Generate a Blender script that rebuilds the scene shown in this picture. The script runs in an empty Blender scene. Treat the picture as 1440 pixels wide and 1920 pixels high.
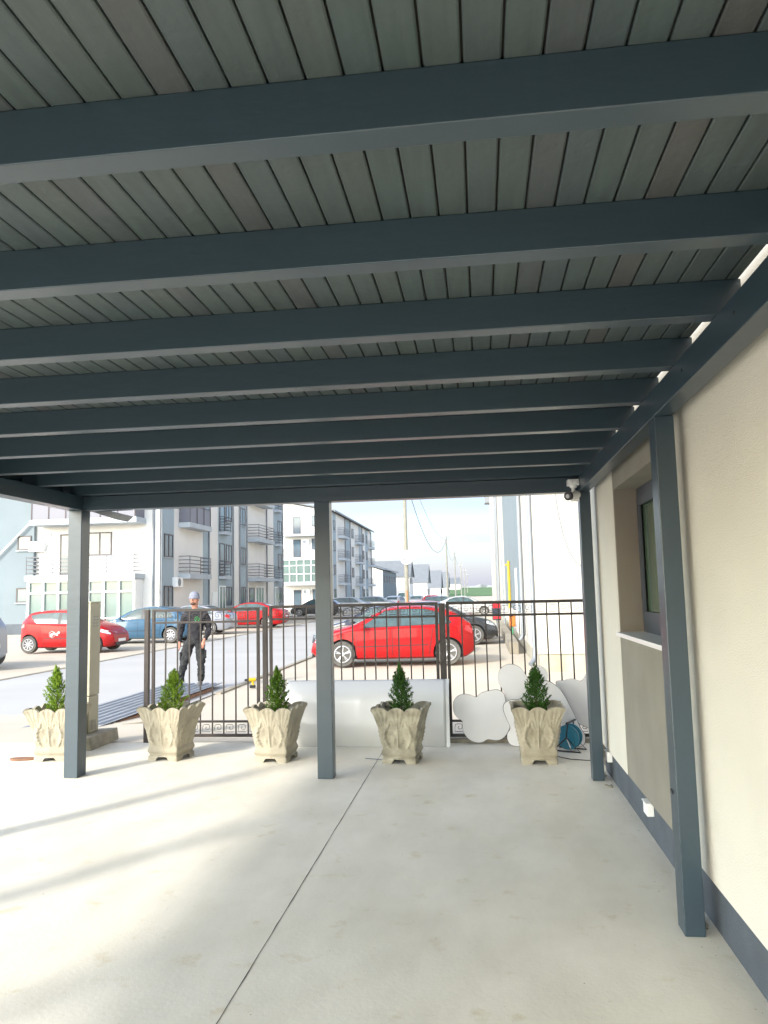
import bpy, bmesh, math, random
from mathutils import Vector, Matrix
R=math.radians; PI=math.pi
random.seed(7)
sc=bpy.context.scene
col=sc.collection
# ------------------------------------------------------------ camera
PITCH,ROLL,YAW,FPX=0.104,-0.0231,0.1218,1448.8
F=Vector((-math.sin(YAW)*math.cos(PITCH),math.cos(YAW)*math.cos(PITCH),math.sin(PITCH)))
Rt=Vector((math.cos(YAW),math.sin(YAW),0)); Up=Rt.cross(F)
c_,s_=math.cos(ROLL),math.sin(ROLL)
R2=c_*Rt+s_*Up; U2=-s_*Rt+c_*Up
cd=bpy.data.cameras.new('camera'); cam=bpy.data.objects.new('camera',cd); col.objects.link(cam)
cd.sensor_fit='VERTICAL'; cd.sensor_height=24; cd.sensor_width=18; cd.lens=FPX/1920*24
cd.clip_start=.05; cd.clip_end=5000
M=Matrix((R2,U2,-F)).transposed().to_4x4(); M.translation=Vector((0,0,1.6)); cam.matrix_world=M
sc.camera=cam
# ------------------------------------------------------------ light and exposure
SUN_EL,SUN_AZ=R(32.5),math.atan2(-.565,-.825)      # direction towards the sun, measured from +y to +x
SKY_STR,SUN_STR,SUN_ANG,EXPO=0.15,0.5,R(5),3.15
SKY_LO,SKY_HI,ZEN=.175,1.02,.30
w=bpy.data.worlds.new('World'); sc.world=w; w.use_nodes=True
nt=w.node_tree; N=nt.nodes; L=nt.links; N.clear()
wo=N.new('ShaderNodeOutputWorld'); bg=N.new('ShaderNodeBackground'); bg.inputs[1].default_value=SKY_STR
sky=N.new('ShaderNodeTexSky'); sky.sky_type='NISHITA'; sky.sun_disc=False; sky.sun_elevation=SUN_EL; sky.sun_rotation=SUN_AZ
sky.air_density=1.1; sky.dust_density=.8; sky.ozone_density=1.2
tc=N.new('ShaderNodeTexCoord'); mp=N.new('ShaderNodeMapping'); mp.inputs['Scale'].default_value=(1,1,7)
mp.inputs['Location'].default_value=(.3,.1,.0)
nz=N.new('ShaderNodeTexNoise'); nz.inputs['Scale'].default_value=2.2; nz.inputs['Detail'].default_value=6; nz.inputs['Roughness'].default_value=.55
rp=N.new('ShaderNodeValToRGB'); rp.color_ramp.elements[0].position=.38; rp.color_ramp.elements[1].position=.62
mx=N.new('ShaderNodeMix'); mx.data_type='RGBA'; mx.inputs[7].default_value=(3.25,3.1,3.3,1)
L.new(tc.outputs['Generated'],mp.inputs[0]); L.new(mp.outputs[0],nz.inputs[0]); L.new(nz.outputs[0],rp.inputs[0])
mm=N.new('ShaderNodeMath'); mm.operation='MULTIPLY'; mm.inputs[1].default_value=.65
L.new(rp.outputs[0],mm.inputs[0]); sz=N.new('ShaderNodeSeparateXYZ'); L.new(tc.outputs['Generated'],sz.inputs[0])
hz=N.new('ShaderNodeMapRange'); hz.inputs[1].default_value=.0; hz.inputs[2].default_value=.10; hz.inputs[3].default_value=.95; hz.inputs[4].default_value=0; L.new(sz.outputs[2],hz.inputs[0])
mxx_=N.new('ShaderNodeMath'); mxx_.operation='MAXIMUM'; L.new(hz.outputs[0],mxx_.inputs[0]); L.new(mm.outputs[0],mxx_.inputs[1])
L.new(mxx_.outputs[0],mx.inputs[0]); L.new(sky.outputs[0],mx.inputs[6]); 
# hazy veil: the sky is brighter round the sun than opposite it
dt_=N.new('ShaderNodeVectorMath'); dt_.operation='DOT_PRODUCT'; dt_.inputs[1].default_value=(math.sin(SUN_AZ)*math.cos(SUN_EL),math.cos(SUN_AZ)*math.cos(SUN_EL),math.sin(SUN_EL))
mr=N.new('ShaderNodeMapRange'); mr.interpolation_type='SMOOTHSTEP'; mr.inputs[1].default_value=-.75; mr.inputs[2].default_value=1.0; mr.inputs[3].default_value=0; mr.inputs[4].default_value=1
tint=N.new('ShaderNodeMix'); tint.data_type='RGBA'; tint.clamp_result=False
tint.inputs[6].default_value=(SKY_LO*.84,SKY_LO*.90,SKY_LO*1.06,1); tint.inputs[7].default_value=(SKY_HI*1.04,SKY_HI*1.0,SKY_HI*.92,1)
# thin high haze is brightest low down and thins toward the zenith
ze=N.new('ShaderNodeMapRange'); ze.interpolation_type='SMOOTHSTEP'; ze.inputs[1].default_value=.25; ze.inputs[2].default_value=.85; ze.inputs[3].default_value=1.0; ze.inputs[4].default_value=ZEN
L.new(sz.outputs[2],ze.inputs[0])
vm_=N.new('ShaderNodeVectorMath'); vm_.operation='MULTIPLY'
vs_=N.new('ShaderNodeVectorMath'); vs_.operation='SCALE'
L.new(tc.outputs['Generated'],dt_.inputs[0]); L.new(dt_.outputs['Value'],mr.inputs[0]); L.new(mr.outputs[0],tint.inputs[0]); L.new(mx.outputs[2],vm_.inputs[0]); L.new(tint.outputs[2],vm_.inputs[1]); L.new(vm_.outputs[0],vs_.inputs[0]); L.new(ze.outputs[0],vs_.inputs['Scale'])
L.new(vs_.outputs[0],bg.inputs[0]); L.new(bg.outputs[0],wo.inputs[0])
sd=bpy.data.lights.new('sun','SUN'); so=bpy.data.objects.new('sun',sd); col.objects.link(so)
sd.energy=SUN_STR; sd.angle=SUN_ANG; sd.color=(1,.95,.86)
tosun=Vector((math.sin(SUN_AZ)*math.cos(SUN_EL),math.cos(SUN_AZ)*math.cos(SUN_EL),math.sin(SUN_EL)))
so.rotation_euler=tosun.to_track_quat('Z','Y').to_euler(); so.location=(-5,-8,12)
sc.view_settings.view_transform='Standard'; sc.view_settings.look='None'; sc.view_settings.exposure=EXPO; sc.view_settings.gamma=1
try:
    sc.cycles.max_bounces=10; sc.cycles.diffuse_bounces=6; sc.cycles.transparent_max_bounces=12
except Exception: pass
# ------------------------------------------------------------ materials
def mat(name,color,rough=.6,metal=0,var=.0,scale=4,bump=0,bscale=30,coat=0,spec=.5,tint=None,stretch=None,alpha=1,emit=None):
    m=bpy.data.materials.new(name); m.use_nodes=True; n=m.node_tree.nodes; l=m.node_tree.links
    b=n['Principled BSDF']; b.inputs['Base Color'].default_value=(*color,1); b.inputs['Roughness'].default_value=rough
    b.inputs['Metallic'].default_value=metal; b.inputs['Coat Weight'].default_value=coat; b.inputs['Coat Roughness'].default_value=.04
    b.inputs['Specular IOR Level'].default_value=spec
    t=n.new('ShaderNodeTexCoord'); g=n.new('ShaderNodeMapping')
    if stretch: g.inputs['Scale'].default_value=stretch
    l.new(t.outputs['Object'],g.inputs[0])
    if var>0:
        z=n.new('ShaderNodeTexNoise'); z.inputs['Scale'].default_value=scale; z.inputs['Detail'].default_value=5; l.new(g.outputs[0],z.inputs[0])
        r=n.new('ShaderNodeMapRange'); r.inputs[1].default_value=.3; r.inputs[2].default_value=.7; l.new(z.outputs[0],r.inputs[0])
        x=n.new('ShaderNodeMix'); x.data_type='RGBA'; tt=tint or tuple(c*(1-var) for c in color)
        x.inputs[6].default_value=(*[min(1,c*(1+var*.3)) for c in color],1); x.inputs[7].default_value=(*tt,1)
        l.new(r.outputs[0],x.inputs[0]); l.new(x.outputs[2],b.inputs['Base Color'])
        q=n.new('ShaderNodeMapRange'); q.inputs[3].default_value=max(.02,rough-.08); q.inputs[4].default_value=min(1,rough+.08); l.new(z.outputs[0],q.inputs[0]); l.new(q.outputs[0],b.inputs['Roughness'])
    if bump>0:
        z=n.new('ShaderNodeTexNoise'); z.inputs['Scale'].default_value=bscale; z.inputs['Detail'].default_value=4; l.new(g.outputs[0],z.inputs[0])
        u=n.new('ShaderNodeBump'); u.inputs['Strength'].default_value=bump; u.inputs['Distance'].default_value=.01; l.new(z.outputs[0],u.inputs['Height']); l.new(u.outputs[0],b.inputs['Normal'])
    return m
K={}
K['paint_grey']=mat('anthracite_painted_wood',(.027,.049,.066),.36,var=.12,scale=5,bump=.12,bscale=25,spec=.65,coat=.12,stretch=(.35,.35,1.2))
K['paint_grey'].node_tree.nodes['Principled BSDF'].inputs['Coat Roughness'].default_value=.3
K['wall']=mat('cream_render',(.70,.66,.56),.85,var=.07,scale=1.3,bump=.5,bscale=190)
K['taupe']=mat('taupe_render',(.27,.25,.20),.85,var=.1,scale=3,bump=.7,bscale=200)
K['brownrev']=mat('brown_reveal',(.22,.19,.155),.8,var=.08,scale=3,bump=.3,bscale=200)
K['plinth']=mat('grey_plinth_paint',(.080,.096,.112),.7,var=.28,scale=3,bump=.3,bscale=90)
K['white']=mat('white_plastic',(.8,.8,.78),.35)
K['whitewall']=mat('white_render',(.72,.70,.66),.85,var=.05,scale=.7,bump=.1,bscale=20)
K['creamwall']=mat('pale_cream_render',(.52,.49,.43),.85,var=.05,scale=.7)
K['bluewall']=mat('pale_blue_grey_render',(.17,.205,.222),.85,var=.06,scale=.6)
K['bluelift']=mat('blue_grey_render_lightened',(.33,.40,.44),.85,var=.06,scale=.6)  # front wall's blue-grey, brightened in the colour for the shaded street sides
K['slab']=mat('slab_edge_paint',(.42,.46,.49),.8,var=.08,scale=1)
K['greyroof']=mat('grey_roof_sheet',(.16,.175,.19),.6,var=.1,scale=1)
K['darkmetal']=mat('dark_brown_steel',(.035,.028,.026),.45,metal=.2,var=.25,scale=14,bump=.15,bscale=120)
K['railing']=mat('grey_rail_steel',(.12,.12,.13),.5,metal=.3)
K['pipe']=mat('grey_downpipe',(.2,.22,.24),.45,metal=.2,var=.08,scale=3)
K['frame']=mat('anthracite_window_frame',(.05,.06,.075),.4)
K['brownframe']=mat('brown_window_frame',(.07,.055,.055),.45)
K['glass']=mat('window_glass',(.10,.14,.17),.06,spec=.8,var=.35,scale=.8)
K['glassgreen']=mat('greenish_glass',(.16,.22,.20),.08,spec=.7,var=.25,scale=.8)
K['darkglass']=mat('dark_window_glass',(.05,.08,.06),.05,spec=.9,var=.5,scale=2,tint=(.12,.17,.11),stretch=(1,3,.3))
K['carglass']=mat('car_glass',(.06,.10,.105),.05,spec=.6,coat=.0,var=.4,scale=2.5)
K['purple']=mat('lilac_grey_panel',(.15,.15,.18),.4)
K['tyre']=mat('tyre_rubber',(.10,.095,.085),.9,var=.25,scale=8)
K['rim']=mat('alloy_rim',(.40,.40,.41),.35,metal=.35)
K['blackp']=mat('black_plastic',(.02,.02,.022),.5)
K['red']=mat('red_car_paint',(.32,.0012,.003),.4,coat=.35,spec=.3)
K['bluecar']=mat('blue_car_paint',(.035,.10,.17),.35,metal=.2,coat=.8)
K['silver']=mat('silver_car_paint',(.30,.31,.35),.35,metal=.4,coat=.8)
K['blackcar']=mat('black_car_paint',(.02,.022,.027),.3,coat=1)
K['whitecar']=mat('white_car_paint',(.42,.42,.43),.35,coat=.8)
K['dkblue']=mat('dark_blue_car_paint',(.02,.025,.04),.3,coat=1)
K['greycar']=mat('grey_car_paint',(.25,.26,.28),.35,metal=.4,coat=.8)
K['redlamp']=mat('red_lamp_lens',(.6,.02,.03),.2,coat=.8)
K['clearlamp']=mat('clear_lamp_lens',(.6,.62,.64),.12,metal=.3,coat=.8)
K['plate']=mat('number_plate',(.75,.75,.75),.4)
K['skin']=mat('skin',(.38,.17,.11),.55,var=.12,scale=14)
K['black_cloth']=mat('black_work_cloth',(.014,.013,.017),.85,var=.4,scale=9,bump=.5,bscale=35)
K['dark_cloth']=mat('charcoal_trouser_cloth',(.020,.021,.022),.85,var=.4,scale=10,bump=.6,bscale=30)
K['beanie']=mat('pale_grey_knit',(.19,.20,.25),.9,var=.15,scale=30,bump=.6,bscale=150,stretch=(1,1,.3))
K['shoe']=mat('grey_shoe',(.09,.095,.10),.7)
K['hair']=mat('dark_hair',(.07,.038,.025),.8)
K['green']=mat('green_print',(.04,.30,.07),.6)
K['beige']=mat('beige_cabinet_plastic',(.36,.34,.25),.5,var=.05,scale=3)
K['conc']=mat('rough_concrete',(.33,.30,.23),.9,var=.35,scale=9,bump=.8,bscale=40)
K['stone']=mat('cast_stone',(.40,.36,.27),.88,var=.3,scale=7,bump=.7,bscale=55,tint=(.30,.265,.19))
K['soil']=mat('potting_soil',(.05,.035,.022),.95,var=.4,scale=30,bump=1,bscale=80)
K['sheetm']=mat('satin_white_sheet',(.62,.63,.625),.42,metal=.08,spec=.5)
K['corr']=mat('bluegrey_galvanised_sheet',(.28,.305,.345),.38,metal=.35,var=.12,scale=3)
K['board']=mat('grey_white_board_back',(.72,.72,.73),.4,var=.05,scale=4)
K['boardedge']=mat('dark_board_edge',(.035,.03,.03),.6)
K['reel']=mat('blue_reel_plastic',(.02,.16,.24),.35,coat=.3)
K['steel']=mat('bare_steel',(.35,.35,.36),.35,metal=.8)
K['yellow']=mat('yellow_paint',(.55,.36,.01),.5)
K['orange']=mat('orange_plastic',(.6,.16,.02),.5)
K['wood']=mat('reddish_wood',(.24,.12,.065),.7,var=.2,scale=10)
K['pole']=mat('pole_concrete',(.27,.265,.225),.9,var=.15,scale=2)
K['rust']=mat('rust_stain',(.35,.16,.06),.9)
K['trunk']=mat('bark',(.10,.06,.04),.95)
K['field']=mat('green_field',(.09,.17,.06),.95,var=.2,scale=.02)
K['far']=mat('far_tree_line',(.20,.22,.22),.95,var=.3,scale=.05)
def leafmat(name,a,b):
    m=mat(name,a,.85,var=.6,scale=18,tint=b,spec=.15); return m
K['leafA']=leafmat('yellow_green_needles',(.20,.30,.03),(.06,.13,.012))
K['leafB']=leafmat('green_needles',(.10,.18,.02),(.035,.09,.010))
K['leafC']=leafmat('deep_green_needles',(.055,.13,.022),(.022,.065,.012))
# concrete floor of the yard
def floor_mat():
    m=mat('yard_concrete',(.60,.575,.50),.62); n=m.node_tree.nodes; l=m.node_tree.links; b=n['Principled BSDF']
    t=n.new('ShaderNodeTexCoord')
    def noise(s,d,sc3=None):
        g=n.new('ShaderNodeMapping'); 
        if sc3: g.inputs['Scale'].default_value=sc3
        l.new(t.outputs['Object'],g.inputs[0]); z=n.new('ShaderNodeTexNoise'); z.inputs['Scale'].default_value=s; z.inputs['Detail'].default_value=d; z.inputs['Roughness'].default_value=.6; l.new(g.outputs[0],z.inputs[0]); return z.outputs[0]
    def ramp(s,p0,p1,c0,c1):
        r=n.new('ShaderNodeValToRGB'); r.color_ramp.elements[0].position=p0; r.color_ramp.elements[1].position=p1; r.color_ramp.elements[0].color=(*c0,1); r.color_ramp.elements[1].color=(*c1,1); l.new(s,r.inputs[0]); return r.outputs[0]
    def mul(a,c,f=1):
        x=n.new('ShaderNodeMix'); x.data_type='RGBA'; x.blend_type='MULTIPLY'; x.inputs[0].default_value=f; l.new(a,x.inputs[6]); l.new(c,x.inputs[7]); return x.outputs[2]
    base=ramp(noise(.8,6),.3,.7,(.70,.655,.545),(.77,.73,.625))
    a=mul(base,ramp(noise(2.6,8,(1,.45,1)),  .38,.62,(.89,.885,.87),(1,1,1)))
    a=mul(a,ramp(noise(70,2),.25,.31,(.45,.43,.40),(1,1,1)),.6)
    a=mul(a,ramp(noise(5,7),.60,.74,(1,1,1),(.84,.79,.66)))
    l.new(a,b.inputs['Base Color'])
    r=n.new('ShaderNodeMapRange'); r.inputs[3].default_value=.42; r.inputs[4].default_value=.75; l.new(noise(3,5),r.inputs[0]); l.new(r.outputs[0],b.inputs['Roughness'])
    u=n.new('ShaderNodeBump'); u.inputs['Strength'].default_value=.12; u.inputs['Distance'].default_value=.01; l.new(noise(45,6),u.inputs['Height']); l.new(u.outputs[0],b.inputs['Normal'])
    return m
K['floor']=floor_mat()
K['ground']=mat('pale_concrete_ground',(.50,.45,.365),.9,var=.12,scale=.5,bump=.3,bscale=20)
K['roadm']=mat('pale_road_concrete',(.40,.395,.385),.85,var=.10,scale=.35,bump=.2,bscale=20)
K['kerb']=mat('kerb_concrete',(.30,.27,.21),.9,var=.2,scale=3)
K['dark']=mat('dark_joint',(.03,.028,.025),.95)
# ceiling boards: each board a slightly different tint
def board_mat():
    m=mat('painted_ceiling_board',(.105,.125,.13),.5,bump=.2,bscale=30); n=m.node_tree.nodes; l=m.node_tree.links; b=n['Principled BSDF']
    t=n.new('ShaderNodeTexCoord'); s=n.new('ShaderNodeSeparateXYZ'); l.new(t.outputs['Object'],s.inputs[0])
    d=n.new('ShaderNodeMath'); d.operation='DIVIDE'; d.inputs[1].default_value=.083; l.new(s.outputs[0],d.inputs[0])
    f=n.new('ShaderNodeMath'); f.operation='FLOOR'; l.new(d.outputs[0],f.inputs[0])
    wn=n.new('ShaderNodeTexWhiteNoise'); wn.noise_dimensions='1D'; l.new(f.outputs[0],wn.inputs['W'])
    r=n.new('ShaderNodeValToRGB'); cr=r.color_ramp; cr.elements[0].color=(.062,.085,.088,1); cr.elements[1].position=.97; cr.elements[1].color=(.080,.076,.076,1)
    e=cr.elements.new(.35); e.color=(.068,.086,.084,1); e=cr.elements.new(.84); e.color=(.058,.079,.088,1)
    l.new(wn.outputs[0],r.inputs[0])
    g=n.new('ShaderNodeMapping'); g.inputs['Scale'].default_value=(14,1.2,1); l.new(t.outputs['Object'],g.inputs[0])
    z=n.new('ShaderNodeTexNoise'); z.inputs['Scale'].default_value=3; z.inputs['Detail'].default_value=6; l.new(g.outputs[0],z.inputs[0])
    r2=n.new('ShaderNodeMapRange'); r2.inputs[1].default_value=.3; r2.inputs[2].default_value=.7; r2.inputs[3].default_value=.86; r2.inputs[4].default_value=1.10; l.new(z.outputs[0],r2.inputs[0])
    x=n.new('ShaderNodeVectorMath'); x.operation='SCALE'; l.new(r.outputs[0],x.inputs[0]); l.new(r2.outputs[0],x.inputs['Scale']); l.new(x.outputs[0],b.inputs['Base Color'])
    return m
K['boards']=board_mat()
# ------------------------------------------------------------ mesh helpers
class MB:
    def __init__(s): s.v=[]; s.f=[]
    def add(s,vs,fs):
        o=len(s.v); s.v+=[tuple(v) for v in vs]; s.f+=[tuple(i+o for i in f) for f in fs]; return s
    def box(s,x0,y0,z0,x1,y1,z1):
        return s.add([(x0,y0,z0),(x1,y0,z0),(x1,y1,z0),(x0,y1,z0),(x0,y0,z1),(x1,y0,z1),(x1,y1,z1),(x0,y1,z1)],
            [(0,3,2,1),(4,5,6,7),(0,1,5,4),(1,2,6,5),(2,3,7,6),(3,0,4,7)])
    def tube(s,pts,r,n=8,closed=False,r2=None):
        pts=[Vector(p) for p in pts]; m=len(pts); rings=[]; prev=None
        for i,p in enumerate(pts):
            if closed: d=(pts[(i+1)%m]-pts[i-1])
            else: d=pts[min(i+1,m-1)]-pts[max(i-1,0)]
            d.normalize()
            if prev is None: a=d.orthogonal().normalized()
            else:
                a=prev-d*prev.dot(d)
                a=a.normalized() if a.length>1e-6 else d.orthogonal().normalized()
            prev=a; b=d.cross(a); rr=r if r2 is None else r+(r2-r)*i/(m-1)
            rings.append([p+a*math.cos(2*PI*k/n)*rr+b*math.sin(2*PI*k/n)*rr for k in range(n)])
        vs=[v for q in rings for v in q]; fs=[]
        for i in range(m if closed else m-1):
            j=(i+1)%m
            for k in range(n): fs.append((i*n+k,i*n+(k+1)%n,j*n+(k+1)%n,j*n+k))
        if not closed: fs+= [tuple(range(n))[::-1],tuple((m-1)*n+k for k in range(n))]
        return s.add(vs,fs)
    def prism(s,poly,y0,y1,axis='y'):    # outline (a,b) extruded
        n=len(poly)
        def P(a,b,c): return (a,c,b) if axis=='y' else ((c,a,b) if axis=='x' else (a,b,c))
        vs=[P(a,b,y0) for a,b in poly]+[P(a,b,y1) for a,b in poly]
        return s.add(vs,[tuple(range(n)),tuple(range(2*n-1,n-1,-1))]+[(i,i+n,(i+1)%n+n,(i+1)%n) for i in range(n)])
    def lathe(s,prof,c=(0,0,0),n=24,axis='z'):
        vs=[];m=len(prof)
        for r,h in prof:
            for k in range(n):
                a=2*PI*k/n; x,y=r*math.cos(a),r*math.sin(a)
                v=(x,y,h) if axis=='z' else ((x,h,y) if axis=='y' else (h,x,y))
                vs.append((v[0]+c[0],v[1]+c[1],v[2]+c[2]))
        fs=[(i*n+k,i*n+(k+1)%n,(i+1)*n+(k+1)%n,(i+1)*n+k) for i in range(m-1) for k in range(n)]
        return s.add(vs,fs+[tuple(range(n))[::-1],tuple((m-1)*n+k for k in range(n))])
    def build(s,name,m,parent=None,smooth=None,bevel=0):
        me=bpy.data.meshes.new(name); me.from_pydata([tuple(v) for v in s.v],[],s.f); me.validate()
        bm=bmesh.new(); bm.from_mesh(me); bmesh.ops.recalc_face_normals(bm,faces=bm.faces)
        bm.to_mesh(me); bm.free()
        me.materials.append(m)
        if smooth is not None: shade(me,smooth)
        o=bpy.data.objects.new(name,me); col.objects.link(o)
        if parent: o.parent=parent
        if bevel:
            b=o.modifiers.new('b','BEVEL'); b.width=bevel; b.segments=2; b.limit_method='ANGLE'
        return o
def shade(me,ang=40):
    me.polygons.foreach_set('use_smooth',[True]*len(me.polygons))
    try: me.set_sharp_from_angle(angle=R(ang))
    except Exception: pass
def bake(o):
    dg=bpy.context.evaluated_depsgraph_get(); dg.update()
    me=bpy.data.meshes.new_from_object(o.evaluated_get(dg)); o.modifiers.clear(); o.data=me; return o
def tag(o,label=None,cat=None,group=None,kind=None):
    if label: o['label']=label
    if cat: o['category']=cat
    if group: o['group']=group
    if kind: o['kind']=kind
    return o
def empty(name,loc=(0,0,0),rz=0):
    o=bpy.data.objects.new(name,None); o.location=loc; o.rotation_euler=(0,0,rz); o.empty_display_size=.1; col.objects.link(o); return o
def copy_tree(o,parent=None):
    c=o.copy(); col.objects.link(c); c.parent=parent
    for ch in [x for x in bpy.data.objects if x.parent==o]: copy_tree(ch,c)
    return c
def B(*a): return MB().box(*a)
# ------------------------------------------------------------ ground
def grid_sheet(name,x0,x1,ys,zf,m,thick=None):
    b=MB(); vs=[]; 
    for y in ys: vs+=[(x0,y,zf(y)),(x1,y,zf(y))]
    b.add(vs,[(2*i,2*i+1,2*i+3,2*i+2) for i in range(len(ys)-1)])
    return tag(b.build(name,m),kind='structure')
GZ=-.2
b=MB(); b.add([(-900,-300,GZ-.02),(900,-300,GZ-.02),(900,1500,GZ-.02),(-900,1500,GZ-.02)],[(0,1,2,3)]); tag(b.build('ground',K['ground']),kind='structure')
tag(B(-9,-14,GZ-.1,1.06,8.42,0).build('yard_slab',K['floor'],bevel=.006),kind='structure')
grid_sheet('apron',-9,1.2,[8.415,9.0,10.2,12],lambda y: -.012 if y<8.5 else (-.04 if y<9.1 else (-.12 if y<11 else GZ-.016)),K['ground'])
b=MB(); b.add([(-11,-60,GZ-.004),(-5,-60,GZ-.004),(-5,420,GZ-.004),(-11,420,GZ-.004)],[(0,1,2,3)]); tag(b.build('road',K['roadm']),kind='structure')
for nm,x0,x1,h in [('kerb',-11.14,-11.0,.012),('kerb',-5.0,-4.88,.012)]:
    tag(B(x0,14.2 if x0>-6 else -60,GZ-.1,x1,420,GZ+h).build(nm,K['kerb'],bevel=.004),kind='structure')
# floor joint and hairline crack
b=MB(); vs=[];fs=[];n=120
for i in range(n+1):
    y=-4+12.4*i/n; x=-1.045+random.uniform(-.0012,.0012); w_=.0018+random.uniform(-.0005,.0009); vs+=[(x-w_,y,.0015),(x+w_,y,.0015)]
b.add(vs,[(2*i,2*i+1,2*i+3,2*i+2) for i in range(n)]); tag(b.build('floor_joint',K['dark']),kind='structure')
b=MB()
cr=[(-4.9,6.75),(-4.5,6.82),(-4.2,6.78),(-3.95,6.86),(-3.8,6.95),(-3.6,7.7),(-3.4,8.0),(-3.1,8.05),(-2.8,8.2)]
vs=[]
for x,y in cr: vs+=[(x,y-.002,.0015),(x,y+.002,.0015)]
b.add(vs,[(2*i,2*i+2,2*i+3,2*i+1) for i in range(len(cr)-1)]); tag(b.build('floor_crack',K['kerb']),kind='structure')
# low kerb under the fence
tag(B(-2.2,8.44,-.15,1.25,8.60,.035).build('kerb_strip',K['conc'],bevel=.006),kind='structure')
# crumbs and grit on the slab: uncountable
b=MB()
for i in range(160):
    if i<90: x,y=random.uniform(-4.6,.95),random.uniform(2.2,8.2)
    else: y=random.uniform(2.5,7.6); x=1.0-abs(random.gauss(0,.05))
    s=random.uniform(.0015,.0045); a=random.random()*6
    b.add([(x+s*math.cos(a+k*1.57),y+s*math.sin(a+k*1.57),.001) for k in range(4)]+[(x,y,s*.9)],[(0,1,4),(1,2,4),(2,3,4),(3,0,4)])
tag(b.build('grit',K['conc']),'small crumbs of grit scattered over the concrete slab','grit',kind='stuff')
b=MB()
for (cx,cy,s0) in [(1.0,3.98,.05),(.985,4.1,.03),(.99,6.6,.03),(1.0,7.0,.03)]:
    for i in range(26):
        x=cx-abs(random.gauss(0,s0*.5)); y=cy+random.gauss(0,s0); s=random.uniform(.004,.013)
        b.lathe([(s*.9,0),(s,s*.4),(s*.5,s*.9)],(min(x,1.0),y,0),6)
tag(b.build('mortar_crumbs',K['conc']),'sandy mortar crumbs along the foot of the grey plinth','mortar',kind='stuff')
# far field and tree line
b=MB(); b.add([(-60,250,-.1),(60,250,-.1),(90,420,3.2),(-90,420,3.2)],[(0,1,2,3)]); tag(b.build('field',K['field']),kind='structure')
b=MB(); random.seed(3); vs=[]
for i in range(140):
    x=-420+i*6; h=4.6+random.uniform(0,3.0)*(1+.5*math.sin(i*.31)); vs+=[(x,700,-1),(x,700+random.uniform(0,6),h)]
n0=len(vs); vs2=[(x,y+25,z) for x,y,z in vs]
b.add(vs,[(2*i,2*i+2,2*i+3,2*i+1) for i in range(139)]); b.add(vs2,[(2*i,2*i+2,2*i+3,2*i+1) for i in range(139)])
b.add([vs[2*i+1] for i in range(140)]+[vs2[2*i+1] for i in range(140)],[(i,i+1,i+141,i+140) for i in range(139)])
tag(b.build('tree_line',K['far']),'grey far-off tree line along the horizon','trees',kind='stuff')
# ------------------------------------------------------------ carport
cp=tag(empty('carport',(-1.4,3,0)),'anthracite painted timber carport roof on square posts over the concrete slab','carport')
OFF=Vector((-1.4,3,0))
def part(bm,name,m,parent=cp,off=OFF,**k):
    o=bm.build(name,m,None,**k); o.parent=parent; o.location=-off; return o
XL0,XL1,XR0,XR1=-3.80,-3.67,.87,.96
HB,HR,HC=2.43,2.56,2.69
YB=-1.3
# posts
def post(x0,y0,x1,y1,h=HB): part(B(x0,y0,0,x1,y1,h),'post',K['paint_grey'],bevel=.004)
post(-3.80,6.77,-3.67,6.93); post(-1.468,6.80,-1.33,6.93); post(.872,6.79,.965,6.92)
for y in (4.6,2.42,.30): post(-3.80,y,-3.67,y+.13)
for y in (3.86,.93): post(.872,y,.965,y+.13)
part(B(XL0,YB,HB,XL1,6.80,HR),'side_beam',K['paint_grey'],bevel=.003)
part(B(XR0,YB,HB,XR1,6.80,HR),'side_beam',K['paint_grey'],bevel=.003)
part(B(XL0,6.802,HB,XR1,6.93,HR),'front_beam',K['paint_grey'],bevel=.003)
y=1.509-.648*4
while y<6.75:
    part(B(-3.82,y,HR+.001,.962,y+.075,HC),'rafter',K['paint_grey'],bevel=.003); y+=.648
part(B(-3.82,6.835,HR+.001,.975,6.90,HC),'rafter',K['paint_grey'],bevel=.003)  # added blocker: closes the bright sky slit above the front beam
part(B(-3.835,YB,HR+.001,-3.823,7.0,HC),'blocking_board',K['paint_grey'])  # added blocker: shuts out sky between rafter ends over the left beam
b=MB(); bw=.083
k0=int(math.floor(-3.95/bw)); k1=12
for k in range(k0,k1):
    x0=k*bw+.0028; x1=min((k+1)*bw-.0028,.957)
    b.add([(x0,YB-.1,HC+.0035),(x0+.004,YB-.1,HC+.0005),(x1-.004,YB-.1,HC+.0005),(x1,YB-.1,HC+.0035),(x0,YB-.1,HC+.016),(x1,YB-.1,HC+.016),
           (x0,7.02,HC+.0035),(x0+.004,7.02,HC+.0005),(x1-.004,7.02,HC+.0005),(x1,7.02,HC+.0035),(x0,7.02,HC+.016),(x1,7.02,HC+.016)],
        [(0,1,7,6),(1,2,8,7),(2,3,9,8),(3,5,11,9),(4,0,6,10),(0,4,5,3,2,1),(6,7,8,9,11,10)])
part(b,'ceiling_boards',K['boards'])
part(B(k0*bw,YB-.12,HC+.017,.957,7.06,HC+.05),'roof_deck',K['dark'])
part(B(k0*bw-.03,YB-.15,HC+.052,.957,7.12,HC+.09),'roof_cover',K['greyroof'])
# screw heads in right beam
for y,z in [(2.62,2.50),(3.3,2.5)]: part(MB().lathe([(.006,0),(.006,.004)],(XR0-.003,y,z),8,'x'),'bolt_head',K['blackp'])
part(B(.866,3.92,.62,.972,3.96,.635),'post_strap',K['blackp'])
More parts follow.
